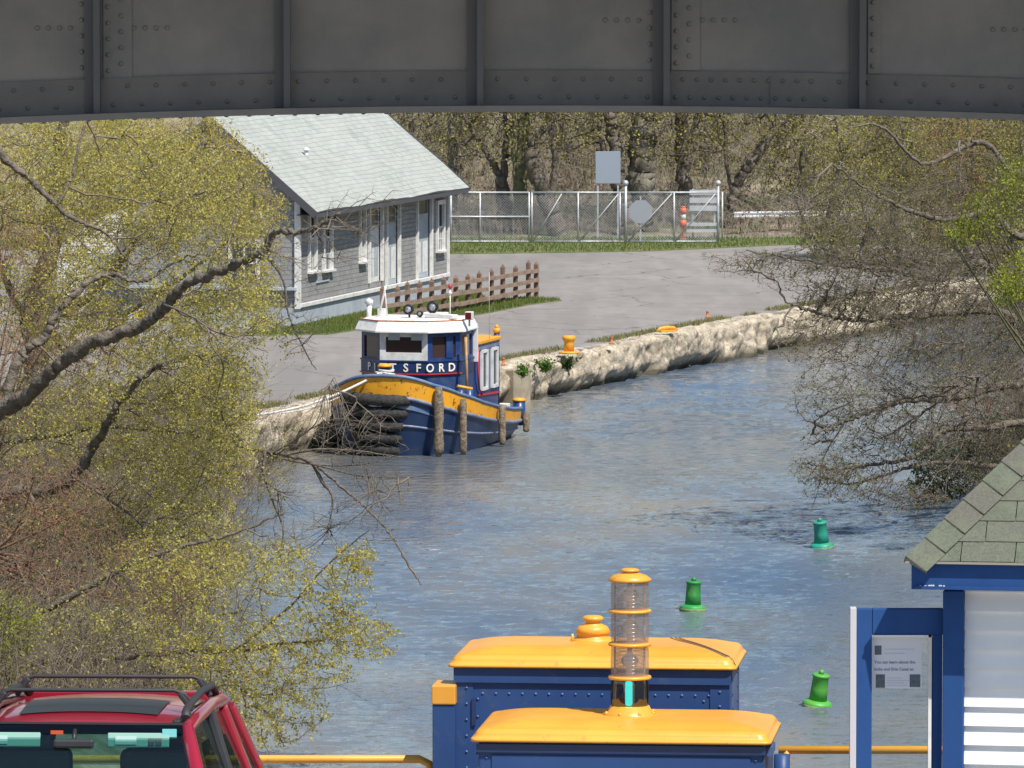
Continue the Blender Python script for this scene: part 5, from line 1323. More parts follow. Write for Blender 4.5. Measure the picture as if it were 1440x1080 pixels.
# ================================================================ red car
CS = 40.0
car = thing('red_car', 'dark red sport utility car with black roof rack parked facing the camera', 'car', (-2.43, CS, GZ), R(-2.6))
M_cr = mat('car_red', (.30, .010, .028), (.27, .009, .026), 2, .30, spec=.5, coat=.6)
M_cblk = mat('car_black', (.02, .022, .026), (.03, .032, .036), 6, .45); M_trim = mat('car_trim', (.03, .03, .033), rough=.6)
M_cgl = glass_mat('car_glass', (.62, .78, .76), .10, .01); M_sgl = glass_mat('car_side_glass', (.45, .5, .52), .42, .01)
M_cint = mat('car_interior', (.10, .10, .095), rough=.85); M_seat = mat('car_seat', (.30, .29, .26), rough=.9)
# cross-sections: (y, half width at belt, half width at roof, belt z, roof z)
st_ = [(-.05, .80, .585, 1.02, 1.655), (.25, .82, .60, 1.04, 1.69), (.8, .83, .61, 1.05, 1.695), (1.5, .83, .61, 1.06, 1.655), (2.05, .82, .60, 1.07, 1.60), (2.4, .80, .58, 1.07, 1.555)]
def roof_ring(y, wr, zr):
    pts = []
    for k in range(13):
        f = -1 + 2 * k / 12; z = zr - .048 * abs(f) ** 2.4 - .02 * (abs(f) > .95); pts.append((f * wr, y, z))
    return pts
s = MB(); vs = []; ys = np.linspace(-.05, 2.4, 15)
I = lambda k, y: float(np.interp(y, [q[0] for q in st_], [q[k] for q in st_]))
for y in ys: vs += roof_ring(y, I(2, y), I(4, y))
fs = []
for i in range(len(ys) - 1):
    for k in range(12): a = i * 13 + k; fs.append((a, a + 1, a + 14, a + 13))
s.add(vs, fs, True); o = obj('roof', s, M_cr, car); md = o.modifiers.new('solid', 'SOLIDIFY'); md.thickness = .035; md.offset = -1
# sunroof glass panel
s = MB(); vs = []; 
for y in np.linspace(.3, 1.1, 6):
    for f in np.linspace(-.66, .66, 9): vs.append((f * I(2, y), y, I(4, y) - .048 * abs(f) ** 2.4 + .006))
fs = [(i * 9 + k, i * 9 + k + 1, i * 9 + k + 10, i * 9 + k + 9) for i in range(5) for k in range(8)]
s.add(vs, fs, True); o = obj('sunroof', s, mat('sunroof_glass', (.02, .02, .022), rough=.35, spec=.25), car)
# A pillars, roof side rails, B and C pillars: the windscreen slopes forward from the header
def pillar(nm, a, b, w_, th, m=M_cr, up=(0, 1, 0)):
    s = MB(); s.bar(a, b, th, w_, up); return obj(nm, s, m, car, bevel=.012)
for sg in (-1, 1):
    s = MB(); s.tube([(sg * .79, -.86, 1.03), (sg * .70, -.42, 1.38), (sg * .598, -.04, 1.635), (sg * .615, .3, 1.655), (sg * .625, 1.2, 1.635), (sg * .615, 2.0, 1.565), (sg * .60, 2.38, 1.52)], [.05, .045, .042, .04, .04, .04, .042], 10); obj('side_rail', s, M_cr, car)
    for y0, y1, w_ in ((.95, .9, .09), (1.85, 1.9, .1), (2.42, 2.5, .12)):
        pillar('side_pillar', (sg * .635, y0, 1.64 - .1 * (y0 - .95)), (sg * .825, y1, 1.04), w_, .05, M_cr if y0 != .95 else M_cblk, (0, 1, 0))
    # side windows
    for (a, b, c, d) in (((-.02, .9), (-.62, .86), 0, 0), ((1.0, 1.8), (.96, 1.84), 0, 0), ((1.91, 2.36), (1.95, 2.44), 0, 0)):
        (t0, t1), (b0, b1) = a, b
        s = MB(); s.slab([(sg * .622, t0, 1.645 - .06 * max(0, t0)), (sg * .622, t1, 1.645 - .06 * t1), (sg * .82, b1, 1.06), (sg * .82, b0, 1.06)], .005); obj('side_window', s, M_sgl, car)
# body shell below the belt
def body_ring(y, w_, zt, zb=.35):
    return [(-w_ * .92, y, zb), (-w_, y, zb + .25), (-w_ * 1.0, y, .8), (-w_ * .97, y, zt), (w_ * .97, y, zt), (w_, y, .8), (w_, y, zb + .25), (w_ * .92, y, zb)]
s = MB(); rings = [(-2.15, .72, .72), (-2.1, .80, .84), (-1.7, .85, .97), (-1.0, .88, 1.04), (-.8, .88, 1.05), (0, .89, 1.06), (1, .89, 1.07), (2.3, .87, 1.07), (2.62, .84, 1.03), (2.7, .8, .95)]
vs = []; [vs.extend(body_ring(*r_)) for r_ in rings]; fs = []
for i in range(len(rings) - 1):
    for k in range(8):
        if k == 3 and -1.0 <= rings[i][0] < 2.3: continue       # open cabin
        a = i * 8 + k; b = i * 8 + (k + 1) % 8; fs.append((a, b, b + 8, a + 8))
fs += [tuple(range(8))[::-1], tuple((len(rings) - 1) * 8 + k for k in range(8))]
s.add(vs, fs); obj('body', s, M_cr, car, bevel=.03)
s = MB(); s.slab([(-.575, -.045, 1.66), (.575, -.045, 1.66), (.76, -.9, 1.05), (-.76, -.9, 1.05)][::-1], .006); obj('windscreen', s, M_cgl, car)
s = MB(); s.slab([(-.57, -.05, 1.666), (.57, -.05, 1.666), (.585, -.115, 1.618), (-.585, -.115, 1.618)][::-1], .003); obj('windscreen_tint', s, glass_mat('tint_band', (.06, .32, .34), .08, .02), car)
for v in car.children:
    pass
s = MB(); s.bar((-.60, -.05, 1.672), (.60, -.05, 1.668), .015, .012); obj('header_seal', s, M_trim, car)
s = MB(); s.slab([(-.54, 2.44, 1.52), (.54, 2.44, 1.52), (.72, 2.66, 1.1), (-.72, 2.66, 1.1)], .006); obj('rear_window', s, M_cgl, car)
s = MB(); s.bar((-.58, 2.41, 1.545), (.58, 2.41, 1.545), .06, .06); obj('rear_header', s, M_cr, car, bevel=.01)
# interior
s = MB(); s.box((0, .8, .62), (1.6, 3.0, .1)); obj('floor_pan', s, M_cint, car)
s = MB(); s.box((0, -.75, 1.0), (1.5, .5, .12)); obj('dashboard', s, M_cint, car, bevel=.03)
s = MB(); s.slab([(-.55, -.02, 1.622), (.55, -.02, 1.622), (.55, 2.3, 1.52), (-.55, 2.3, 1.52)], .015); obj('headliner', s, mat('headliner', (.25, .25, .24), rough=.9), car)
for x in (-.38, .38):
    s = MB(); s.box((x, .75, 1.12), (.48, .14, .62)); s.box((x, .5, .82), (.48, .5, .14)); so2 = obj('seat', s, M_seat, car, bevel=.04)
    s = MB(); s.box((x, .78, 1.50), (.28, .1, .19)); obj('headrest', s, M_cint if x > 0 else M_seat, so2, bevel=.03)
M_visor = mat('visor', (.24, .42, .36), rough=.8)  # teal of tinted-glass light put into the visor and cover colours
for x in (-.40, .33):
    s = MB(); s.box((x, -.13, 1.585), (.35, .014, .085), rot=Matrix.Rotation(R(-22), 3, 'X')); v_ = obj('sun_visor', s, M_visor, car, bevel=.03)
    s = MB(); s.box((x - .07, -.142, 1.585), (.12, .006, .05), rot=Matrix.Rotation(R(-22), 3, 'X')); obj('mirror_cover', s, mat('mirror_cover', (.33, .50, .45), rough=.6), v_)
    if x > 0:
        s = MB()
        for q in (.075, .115): s.box((x + q, -.145, 1.578), (.034, .006, .04), rot=Matrix.Rotation(R(-22), 3, 'X'))
        obj('visor_label', s, M_cint, v_)
s = MB(); s.box((.505, -.12, 1.625), (.08, .01, .045)); obj('toll_tag', s, mat('toll_tag', (.2, .6, .6), rough=.6), car)
s = MB(); s.box((-.03, -.2, 1.572), (.23, .03, .055)); rm = obj('rear_view_mirror', s, M_cblk, car, bevel=.015); s = MB(); s.cyl((-.03, -.19, 1.59), (-.03, -.12, 1.64), .012, 8); obj('mirror_stem', s, M_cblk, rm)
s = MB(); s.box((-.13, -.14, 1.628), (.07, .012, .02)); obj('red_sticker', s, mat('sticker_red', (.6, .08, .02), rough=.6), car)
# roof rack
for sg in (-1, 1):
    s = MB(); s.tube([(sg * .575, .12, 1.675), (sg * .57, .22, 1.71), (sg * .565, .45, 1.72), (sg * .56, 1.3, 1.70), (sg * .555, 2.0, 1.655), (sg * .555, 2.2, 1.59)], [.03, .026, .022, .022, .024, .03], 10); obj('rack_side_rail', s, M_trim, car)
for y, zt in ((.55, 1.79), (1.75, 1.735)):
    s = MB(); s.tube([(-.57, y, zt - .085), (-.53, y, zt - .02), (-.47, y, zt), (.47, y, zt), (.53, y, zt - .02), (.57, y, zt - .085)], .012, 10); obj('rack_crossbar', s, M_trim, car)
    for sg in (-1, 1): s = MB(); s.bar((sg * .575, y, zt - .115), (sg * .50, y, zt - .012), .03, .06, (0, 1, 0)); obj('rack_foot', s, M_trim, car, bevel=.008)
s = MB(); s.box((.535, .02, 1.675), (.045, .12, .03)); obj('rack_clamp', s, M_cblk, car, bevel=.01)
for sg in (-1, 1):
    s = MB(); s.sphere((sg * 1.0, -.55, 1.12), .11, 12, 8, (1, .6, .8)); obj('wing_mirror', s, M_cr, car)
    for y in (-1.35, 1.65):
        s = MB(); s.lathe([(.2, -.1), (.33, -.1), (.36, -.06), (.36, .06), (.33, .1), (.2, .1)], (sg * .78, y, .36), 28, rot=Matrix.Rotation(R(90), 3, 'Y')); wh = obj('wheel', s, M_rub, car)
        s = MB(); s.lathe([(.03, -.07), (.2, -.08), (.2, .08), (.03, .07)], (sg * .78, y, .36), 20, rot=Matrix.Rotation(R(90), 3, 'Y')); obj('rim', s, M_galv, wh)
    s = MB(); s.box((sg * .62, -2.14, .78), (.3, .06, .14)); obj('headlight', s, M_white, car, bevel=.02)
s = MB(); s.box((0, -2.2, .48), (1.6, .16, .22)); obj('bumper', s, M_trim, car, bevel=.04)
s = MB(); s.box((0, -2.16, .74), (.85, .05, .14)); obj('grille', s, M_cblk, car, bevel=.01)

# ================================================================ vegetation
def L3(pl, Ys):
    if not isinstance(Ys, (list, tuple)): Ys = [Ys] * len(pl)
    elif len(Ys) == 2 and len(pl) != 2: Ys = list(np.linspace(Ys[0], Ys[1], len(pl)))
    return [tuple(at_y(a, b, y)) for (a, b), y in zip(pl, Ys)]
LF_y = leaf_mat('spring_leaf', [(.30, .24, .07), (.46, .40, .09), (.60, .54, .14), (.70, .64, .24)], .5)
LF_w = leaf_mat('willow_leaf', [(.26, .19, .06), (.44, .36, .08), (.58, .50, .12), (.68, .60, .20)], .5)
LF_o = leaf_mat('olive_bud', [(.15, .115, .06), (.24, .21, .07), (.34, .32, .085), (.43, .42, .12)], .35)
LF_g = leaf_mat('bright_leaf', [(.14, .15, .03), (.24, .27, .035), (.34, .38, .05), (.42, .44, .08)], .4)
LF_b = leaf_mat('brown_leaf', [(.10, .075, .05), (.17, .12, .075), (.22, .17, .10), (.2, .2, .06)], .3)
only = globals().get('ONLY')
# --- main foreground tree on the left bank
base = Vector((-13.5, 150.0, lb(-13.5, 150) - .1))
tr0 = [tuple(base), (-13.2, 150, 5.2), (-12.6, 149, 7.0)]
limbs = [(tr0, .45, .33)]
def PX(pl, Y): return L3(pl, Y)
limbs += [([tr0[1]] + PX([(-60, 700), (10, 694), (60, 690), (105, 668), (136, 620), (155, 590), (180, 552), (212, 522), (230, 512)], [150, 146]), .17, .04),
          ([tr0[2]] + PX([(-50, 590), (5, 575), (40, 555), (75, 520), (130, 482), (200, 458), (235, 428), (262, 400), (300, 384), (345, 366), (372, 352), (382, 332), (400, 325), (440, 321), (478, 300)], [149, 140]), .18, .03),
          ([tr0[2]] + PX([(-40, 600), (0, 578), (20, 520), (38, 490), (62, 476), (80, 440), (105, 414), (135, 392), (160, 386), (200, 396), (240, 372)], [149, 150]), .14, .025),
          ([tr0[2]] + PX([(-30, 210), (10, 228), (45, 255), (80, 290), (110, 310), (150, 330), (185, 372)], [150, 150]), .10, .02),
          (PX([(80, 290), (100, 250), (112, 200), (122, 165), (128, 130)], [150, 151]), .045, .012),
          ([tr0[1]] + PX([(-40, 620), (60, 615), (150, 600), (260, 610), (345, 630), (400, 640), (440, 652), (470, 676), (510, 710), (548, 750), (572, 790), (592, 822)], [157, 137]), .065, .012),
          (PX([(440, 652), (455, 680), (468, 700), (462, 740)], [140, 140]), .045, .012),
          (PX([(372, 635), (372, 670), (386, 710), (398, 745), (392, 795)], [141, 141]), .04, .01),
          (PX([(400, 640), (450, 632), (500, 634), (545, 640), (592, 646)], [140, 139]), .030, .006),
         (PX([(390, 640), (425, 610), (470, 590), (520, 592), (556, 570)], [141, 139]), .020, .005),
         (PX([(385, 642), (420, 650), (470, 655), (530, 650), (575, 632)], [141, 138]), .022, .005),
         (PX([(380, 640), (440, 600), (455, 560), (470, 530)], [141, 138]), .018, .004),
         (PX([(430, 650), (500, 668), (560, 672), (610, 668)], [140, 137]), .018, .004),
          (PX([(362, 352), (385, 372), (400, 400), (405, 440), (432, 500), (445, 520)], [141, 141]), .035, .008),
          (PX([(230, 428), (260, 440), (290, 460), (300, 490), (330, 520)], [144, 143]), .03, .008),
          (PX([(40, 690), (60, 730), (85, 790), (108, 850), (140, 900)], [148, 147]), .045, .01),
          (PX([(100, 668), (150, 700), (200, 740), (215, 790), (235, 830)], [147, 146]), .04, .01)]
full = [(350, 280, 50, 60, 146, 2, .5), (370, 430, 35, 70, 145, 2, .35), (60, 250, 110, 90, 153, 4, 1.3), (180, 260, 130, 90, 155, 4, 2.4), (300, 290, 90, 90, 151, 4, 1.4), (120, 420, 150, 90, 153, 4, 1.6), (290, 430, 90, 80, 148, 3, 1.2),
        (230, 560, 140, 80, 149, 4, 1.8), (320, 540, 70, 60, 146, 3, .9), (90, 600, 130, 90, 152, 4, 1.2), (250, 660, 110, 70, 148, 3, 1.4), (330, 620, 45, 60, 146, 2, .5),
        (120, 760, 150, 90, 150, 4, 1.4), (270, 770, 90, 80, 146, 3, 1.2)]
bare = [(440, 350, 110, 50, 140, 1.5, .8), (520, 300, 80, 40, 140, 1, .35), (480, 610, 90, 45, 138, 1.5, 1.1), (520, 700, 60, 80, 138, 1.5, .8), (440, 760, 60, 60, 139, 1.5, .5), (420, 460, 50, 60, 141, 1, .5), (400, 700, 40, 70, 140, 1, .4)]
n1 = np.vstack([sample(full, 110), sample(bare, 16)]); n2 = np.vstack([sample(full, 1300), sample(bare, 200)]); n3 = np.vstack([sample(full, 9500), sample(bare, 900)])
def leafy(P):
    x, y = proj(P); e = np.interp(y, [150, 250, 330, 420, 520, 640, 760, 900], [300, 345, 365, 400, 390, 400, 345, 335]); return x < e + RNG.normal(0, 22, len(x))
tree('foreground_tree', 'large leaning tree with crooked dark limbs and yellow green young leaves in the left foreground', 'tree', base, limbs, [n1, n2, n3], (76000, .062, .55, .2, LF_y, .05, leafy), M_bark, M_twig, seed=3, maxd=(4.5, 2.2, 1.2), tr=(.024, .010, .0048), flow=(.8, 0, .05), arch=.12)
# --- leaning sapling whose sprays hang over the water
base = Vector((-9.6, 132.0, lb(-9.6, 132) - .1))
limbs = [([tuple(base)] + PX([(-30, 960), (60, 930), (180, 922), (260, 915), (330, 915), (400, 905), (455, 900)], [132, 128]), .11, .02),
         ([tuple(base)] + PX([(-10, 900), (80, 850), (170, 800), (250, 770), (330, 750), (400, 720)], [132, 131]), .09, .015),
         (PX([(330, 915), (400, 860), (455, 800), (500, 760), (520, 745)], [129, 128]), .028, .007),
         (PX([(260, 915), (330, 960), (380, 1010), (400, 1050)], [129, 128]), .028, .007)]
sp = [(250, 800, 120, 55, 131, 2.5, 1.6), (380, 800, 80, 50, 129, 2, 1.1), (470, 850, 70, 55, 128, 1.5, 1.1), (420, 920, 110, 60, 128, 2, 1.5), (300, 900, 120, 70, 129, 2.5, 1.6), (380, 1000, 90, 60, 128, 1.5, 1.3), (520, 900, 50, 30, 128, 1, .45), (500, 790, 35, 30, 128, 1, .35), (320, 960, 90, 50, 129, 2, .9), (150, 880, 140, 60, 131, 2.5, .8)]
tree('leaning_sapling', 'young tree with thin drooping sprays of yellow leaves above the red car', 'tree', base, limbs, [sample(sp, 46), sample(sp, 520), sample(sp, 2300)], (22000, .062, .5, .3, LF_y, .035), M_bark, M_twig, seed=5, maxd=(4.5, 2, .9), tr=(.018, .008, .004), flow=(.8, 0, -.35), arch=.11)
# --- willow in front of the houses
base = Vector((-13.2, 196.0, 1.3))
limbs = [([tuple(base), (-13.1, 196, 4), (-12.6, 195.5, 7.2), (-12.2, 195, 10.5)], .4, .16), ([(-13.0, 196, 4.6)] + PX([(120, 420), (190, 340), (250, 260), (290, 200)], [196, 195]), .16, .04),
         ([(-13.0, 196, 4.0)] + PX([(110, 500), (180, 440), (270, 380), (330, 330)], [196, 194]), .14, .03), ([(-13, 196, 3.6)] + PX([(20, 420), (-20, 300), (-30, 200)], [197, 198]), .14, .04)]
wl_ = [(325, 260, 60, 70, 195, 3, .9), (365, 310, 45, 55, 194, 2, .5), (350, 420, 50, 60, 194, 2, .4), (80, 190, 160, 70, 196, 4, 1.6), (230, 210, 120, 70, 196, 4, 1.6), (90, 330, 170, 90, 196, 4, 1.7), (260, 300, 90, 90, 195, 3, 1.2), (120, 470, 170, 80, 196, 4, 1.2), (260, 500, 90, 90, 195, 3, .9), (60, 600, 150, 80, 195, 3, .8)]
tree('willow_tree', 'dense yellow green willow standing before the white garage', 'tree', base, limbs, [sample(wl_, 70), sample(wl_, 800), sample(wl_, 4200)], (66000, .095, .34, .9, LF_w, .08), M_bark, M_twig_pale, seed=8, maxd=(5, 2.2, 1.3), tr=(.035, .014, .006), sag=(.05, .05, .05))
# --- red twigged shrubs on the left bank
def shrub(name, label, cat, base, blobs, counts, leaf, twig, seed, n_stem=9, r=.035, group=None, tr=(.014, .008, .005), maxd=(5, 2.5, 1.0)):
    rng = np.random.default_rng(seed); T0 = sample(blobs, n_stem, rng); limbs = []
    for q in T0:
        b = np.array(base) + rng.normal(0, .25, 3) * [1, 1, 0]; m = (b + q) / 2 + rng.normal(0, .2, 3); limbs.append(([tuple(b), tuple(m), tuple(q)], r, r * .3))
    return tree(name, label, cat, base, limbs, [sample(blobs, c, rng) for c in counts], leaf, twig, twig, group, seed, maxd=maxd, tr=tr)
g1 = 'shrubs on the left bank'
shrub('red_twig_shrub', 'tangle of reddish brown bare twigs behind the big crooked limbs at the left edge', 'shrub', (-12.4, 160, 2.0), [(40, 420, 70, 110, 160, 3, 1), (20, 300, 50, 90, 160, 3, .5), (110, 480, 90, 70, 160, 3, .8)], (30, 300, 1500), (1500, .07, .5, 0, LF_b, .05), M_twig_red, 21, 22, .03, g1)
shrub('bank_shrub', 'brown twiggy shrub low on the left bank under the limbs', 'shrub', (-10.6, 142, 2.6), [(60, 720, 120, 90, 142, 3, 1), (170, 820, 140, 80, 141, 3, 1), (30, 850, 90, 80, 140, 3, .8)], (40, 500, 3000), (5000, .07, .5, 0, LF_b, .06), M_twig_red, 22, 24, .03, g1)
shrub('bank_shrub', 'pale tangled shrub directly behind the car roof rack', 'shrub', (-8.6, 134, 1.6), [(120, 900, 140, 60, 134, 2.5, 1), (250, 960, 90, 50, 133, 2, .9), (20, 930, 80, 60, 134, 2.5, .9), (180, 1010, 120, 50, 132, 2, .8)], (40, 500, 3000), (7000, .06, .5, 0, LF_o, .06), M_twig_pale, 23, 22, .025, g1)
shrub('green_bush', 'fresh green bush at the far left just above the car', 'bush', (-9.9, 130, 2.8), [(10, 880, 60, 50, 130, 1.5, 1), (-10, 930, 60, 40, 130, 1.5, 1)], (14, 150, 700), (4200, .06, .5, 0, LF_g, .05), M_twig, 24, 10, .02, g1)
shrub('forsythia_bush', 'small bush with golden flowers at the edge of the asphalt', 'bush', (-12.2, 226, QZ), [(95, 437, 14, 8, 226, .8, 1), (200, 443, 15, 7, 226, .8, 1), (240, 445, 12, 8, 226, .8, .6)], (10, 60, 200), (900, .08, .6, 0, leaf_mat('golden_flower', [(.6, .42, .02), (.75, .55, .03), (.8, .62, .06)], .4), .06), M_twig, 25, 8, .015, g1, maxd=(6, 3, 2))

# --- far woods beyond the fence
def fartree(name, label, px, py0, pl, r, Y, bark, blobs, leafn, lm, seed, counts=(16, 130, 620), group='trees beyond the chain link fence'):
    b = at_y(px, py0, Y); b.z = hill(b.x, Y) - .2
    limbs = [([tuple(b)] + L3(pl[0], Y), r * 1.3, r * .95)]
    for k, q in enumerate(pl[1:]): limbs.append((L3(q, Y), r * .62, r * .2))
    return tree(name, label, 'tree', b, limbs, [sample(blobs, c) for c in counts], (leafn, .13, .6, 0, lm, .15) if leafn else None, bark, M_twig_dark if bark is M_bark else M_twig, group, seed, maxd=(6, 3, 1.6), tr=(.05, .022, .011))
def crown(px, Y, w_=90): return [(px, 170, w_, 70, Y, 3, 1), (px + 10, 90, w_ * 1.2, 80, Y, 3, 1)]
fartree('straight_tree', 'slim pale grey trunk rising just right of the house roof', 637, 330, [[(637, 250), (636, 160), (636, 60)]], .19, 303, M_bark_grey, crown(637, 303, 60), 1500, LF_o, 31)
fartree('forked_tree', 'dark forked tree with a limb leaning up left from its trunk', 709, 336, [[(708, 290), (706, 250)], [(706, 252), (690, 225), (668, 190), (650, 158), (630, 120)], [(708, 250), (711, 200), (709, 150), (706, 60)]], .26, 301, M_bark, crown(690, 301), 1800, LF_o, 32)
fartree('mossy_tree', 'pale mossy double trunk just right of the dark forked tree', 733, 336, [[(731, 280), (735, 220), (737, 150), (738, 60)], [(728, 290), (722, 200), (724, 120)], [(735, 230), (752, 195), (775, 180)]], .25, 300, M_bark_green, crown(738, 300), 1900, LF_o, 33)
fartree('arched_tree', 'dark leaning tree whose limb arches over left of the sign board', 790, 338, [[(772, 290), (752, 240), (745, 215)], [(746, 216), (752, 192), (770, 183), (785, 200)], [(772, 292), (780, 240), (779, 190), (776, 120)]], .3, 299, M_bark, crown(775, 299), 1800, LF_o, 34)
fartree('leaning_tree', 'pair of dark trunks leaning left behind the grey sign board', 882, 336, [[(878, 290), (868, 240), (862, 190), (856, 150), (850, 60)], [(876, 280), (852, 220), (845, 190), (842, 150), (836, 60)]], .26, 300, M_bark, crown(850, 300), 1700, LF_o, 35)
fartree('thick_tree', 'thickest brown trunk standing behind the eight sided sign', 905, 338, [[(905, 280), (902, 220), (906, 180), (910, 150)], [(903, 200), (914, 160), (935, 120)], [(903, 200), (896, 160), (880, 100)]], .5, 302, M_bark_grey, crown(905, 302), 2200, LF_o, 36)
fartree('dark_tree', 'dark slender trunk a little right of the thickest tree', 962, 332, [[(962, 280), (960, 220), (958, 150), (962, 60)], [(960, 210), (975, 180), (985, 140)]], .26, 304, M_bark, crown(960, 304), 2600, LF_o, 37)
fartree('crooked_tree', 'crooked brown tree just right of the fence end', 1035, 336, [[(1030, 290), (1042, 250), (1062, 220), (1090, 180)], [(1034, 290), (1022, 230), (1018, 160)]], .2, 303, M_bark, crown(1050, 303, 110), 4000, LF_o, 38, (20, 160, 800))
for k, (px, Y) in enumerate(((1130, 306), (1235, 308), (1340, 306), (1420, 309), (580, 308), (520, 306), (805, 312), (660, 314), (1000, 315))):
    lab = ['bushy olive tree above the guard rail', 'bushy olive tree on the far right hillside behind the tree over the water', 'twiggy tree high on the right hillside', 'twiggy tree at the upper right edge of the woods', 'thin tree hidden behind the house roof', 'thin tree behind the roof near its left end', 'thin trunk far back left of the sign board', 'thin trunk far back between the roof and forked tree', 'thin trunk far back left of the fence end'][k]
    fartree('woodland_tree', lab, px, 330, [[(px, 280), (px + RNG.uniform(-14, 14), 220), (px + RNG.uniform(-20, 20), 150), (px, 60)], [(px, 270), (px + 30, 220), (px + 46, 170)]], .17, Y, M_bark if k % 2 else M_bark_grey, [(px, 230, 75, 70, Y, 3, 1), (px + 10, 150, 80, 60, Y, 3, 1)] if k < 4 else crown(px, Y, 70), 4200 if k < 4 else 1200, LF_o, 50 + k, (22, 170, 900) if k < 4 else (14, 100, 420))
# undergrowth
def undergrowth(name, label, boxes, n, h, leafn, lm, twig, seed, lsize=.1, r=.009, spread=.35, zf=hill):
    rng = np.random.default_rng(seed); A = []; 
    for (x0, x1, y0, y1, wt) in boxes:
        k = int(n * wt); x = rng.uniform(x0, x1, k); y = rng.uniform(y0, y1, k); keep = fbm(np.stack([x, y, 0 * x], 1), .35, 2, seed) > .36; x, y = x[keep], y[keep]
        A.append(np.stack([x, y, np.array([zf(a, b) for a, b in zip(x, y)])], 1))
    A = np.vstack(A); k = len(A); H = h * rng.uniform(.35, 1.2, k) * (.5 + fbm(A * [1, 1, 0], .25, 2, seed + 1))
    M1 = A + np.stack([rng.normal(0, spread, k) * H * .5, rng.normal(0, spread, k) * H * .5, H * .55], 1); B = M1 + np.stack([rng.normal(0, spread, k) * H, rng.normal(0, spread, k) * H, H * .5], 1)
    C = M1 + np.stack([rng.normal(0, spread * 1.6, k) * H, rng.normal(0, spread, k) * H, H * .35], 1)
    V1, F1 = segs_mesh(A, M1, np.full(k, r * 1.3), np.full(k, r), 3); V2, F2 = segs_mesh(M1, B, np.full(k, r), np.full(k, r * .4), 3); V3, F3 = segs_mesh(M1, C, np.full(k, r), np.full(k, r * .4), 3)
    o = npobj(name, np.vstack([V1, V2, V3]), np.vstack([F1, F2 + len(V1), F3 + len(V1) + len(V2)]), twig); tag(o, label, 'undergrowth', kind='stuff')
    if leafn:
        i = rng.integers(0, k, leafn); f = rng.uniform(0, 1, leafn)[:, None]; P = M1[i] * (1 - f) + np.where(rng.uniform(0, 1, (leafn, 1)) < .5, B[i], C[i]) * f
        V, F = leaves_mesh(P, lsize, rng, .6, 0, .12); cl = fbm(P, .5, 3, seed + 3); rr = np.clip(rng.uniform(0, 1, leafn) * .5 + (cl - .25) * 1.1, 0, 1)
        o = npobj(name + '_leaves', V, F, lm, rnd=rr); tag(o, label.replace('twigs', 'leaves'), 'undergrowth', kind='stuff')
undergrowth('woodland_brush', 'brown brush twigs filling the woods beyond the fence', [(-12, 45, 309, 350, 1.0)], 22000, 3.0, 60000, LF_o, M_twig_pale, 61, .12, .011)
undergrowth('vine_tangle', 'pale dead stalks and twigs at the foot of the woods', [(-6, 30, 298.5, 308, 1.0)], 3500, 1.5, 7000, LF_b, M_twig_pale, 62, .11, .01)
# --- scrub at the far end of the quay
for k, (px, Y, hx) in enumerate(((1175, 281, 60), (1265, 276, 80), (1360, 272, 80), (1430, 268, 60))):
    lab = ['tangled brown scrub tree at the far end of the asphalt', 'olive scrub tree behind the wall end, left of the bright bushes', 'olive scrub tree behind the bright yellow green bushes', 'scrub tree at the right edge behind the bright bushes'][k]
    bs = [(px, 330, hx, 60, Y, 2.5, 1.2), (px + 8, 250, hx, 50, Y, 2.5, 1), (px + 10, 390, hx * .8, 40, Y, 2, .8), (px, 190, hx, 40, Y, 2.5, .7)]
    b = at_z(px, -163 + 148000 / Y, QZ)
    tree('scrub_tree', lab, 'tree', b, [([tuple(b)] + L3([(px + 6, 380), (px - 10, 310), (px + 8, 230), (px, 160)], Y), .16, .05), (L3([(px, 370), (px - 40, 320), (px - 60, 270)], Y), .08, .02)], [sample(bs, 40), sample(bs, 420), sample(bs, 2600)], (12000, .10, .6, 0, LF_o, .1), M_bark_grey, (M_twig_pale, M_twig, M_twig_red, M_twig)[k], 'scrub trees at the end of the quay', 90 + k, maxd=(6, 3, 1.4), tr=(.045, .018, .009))
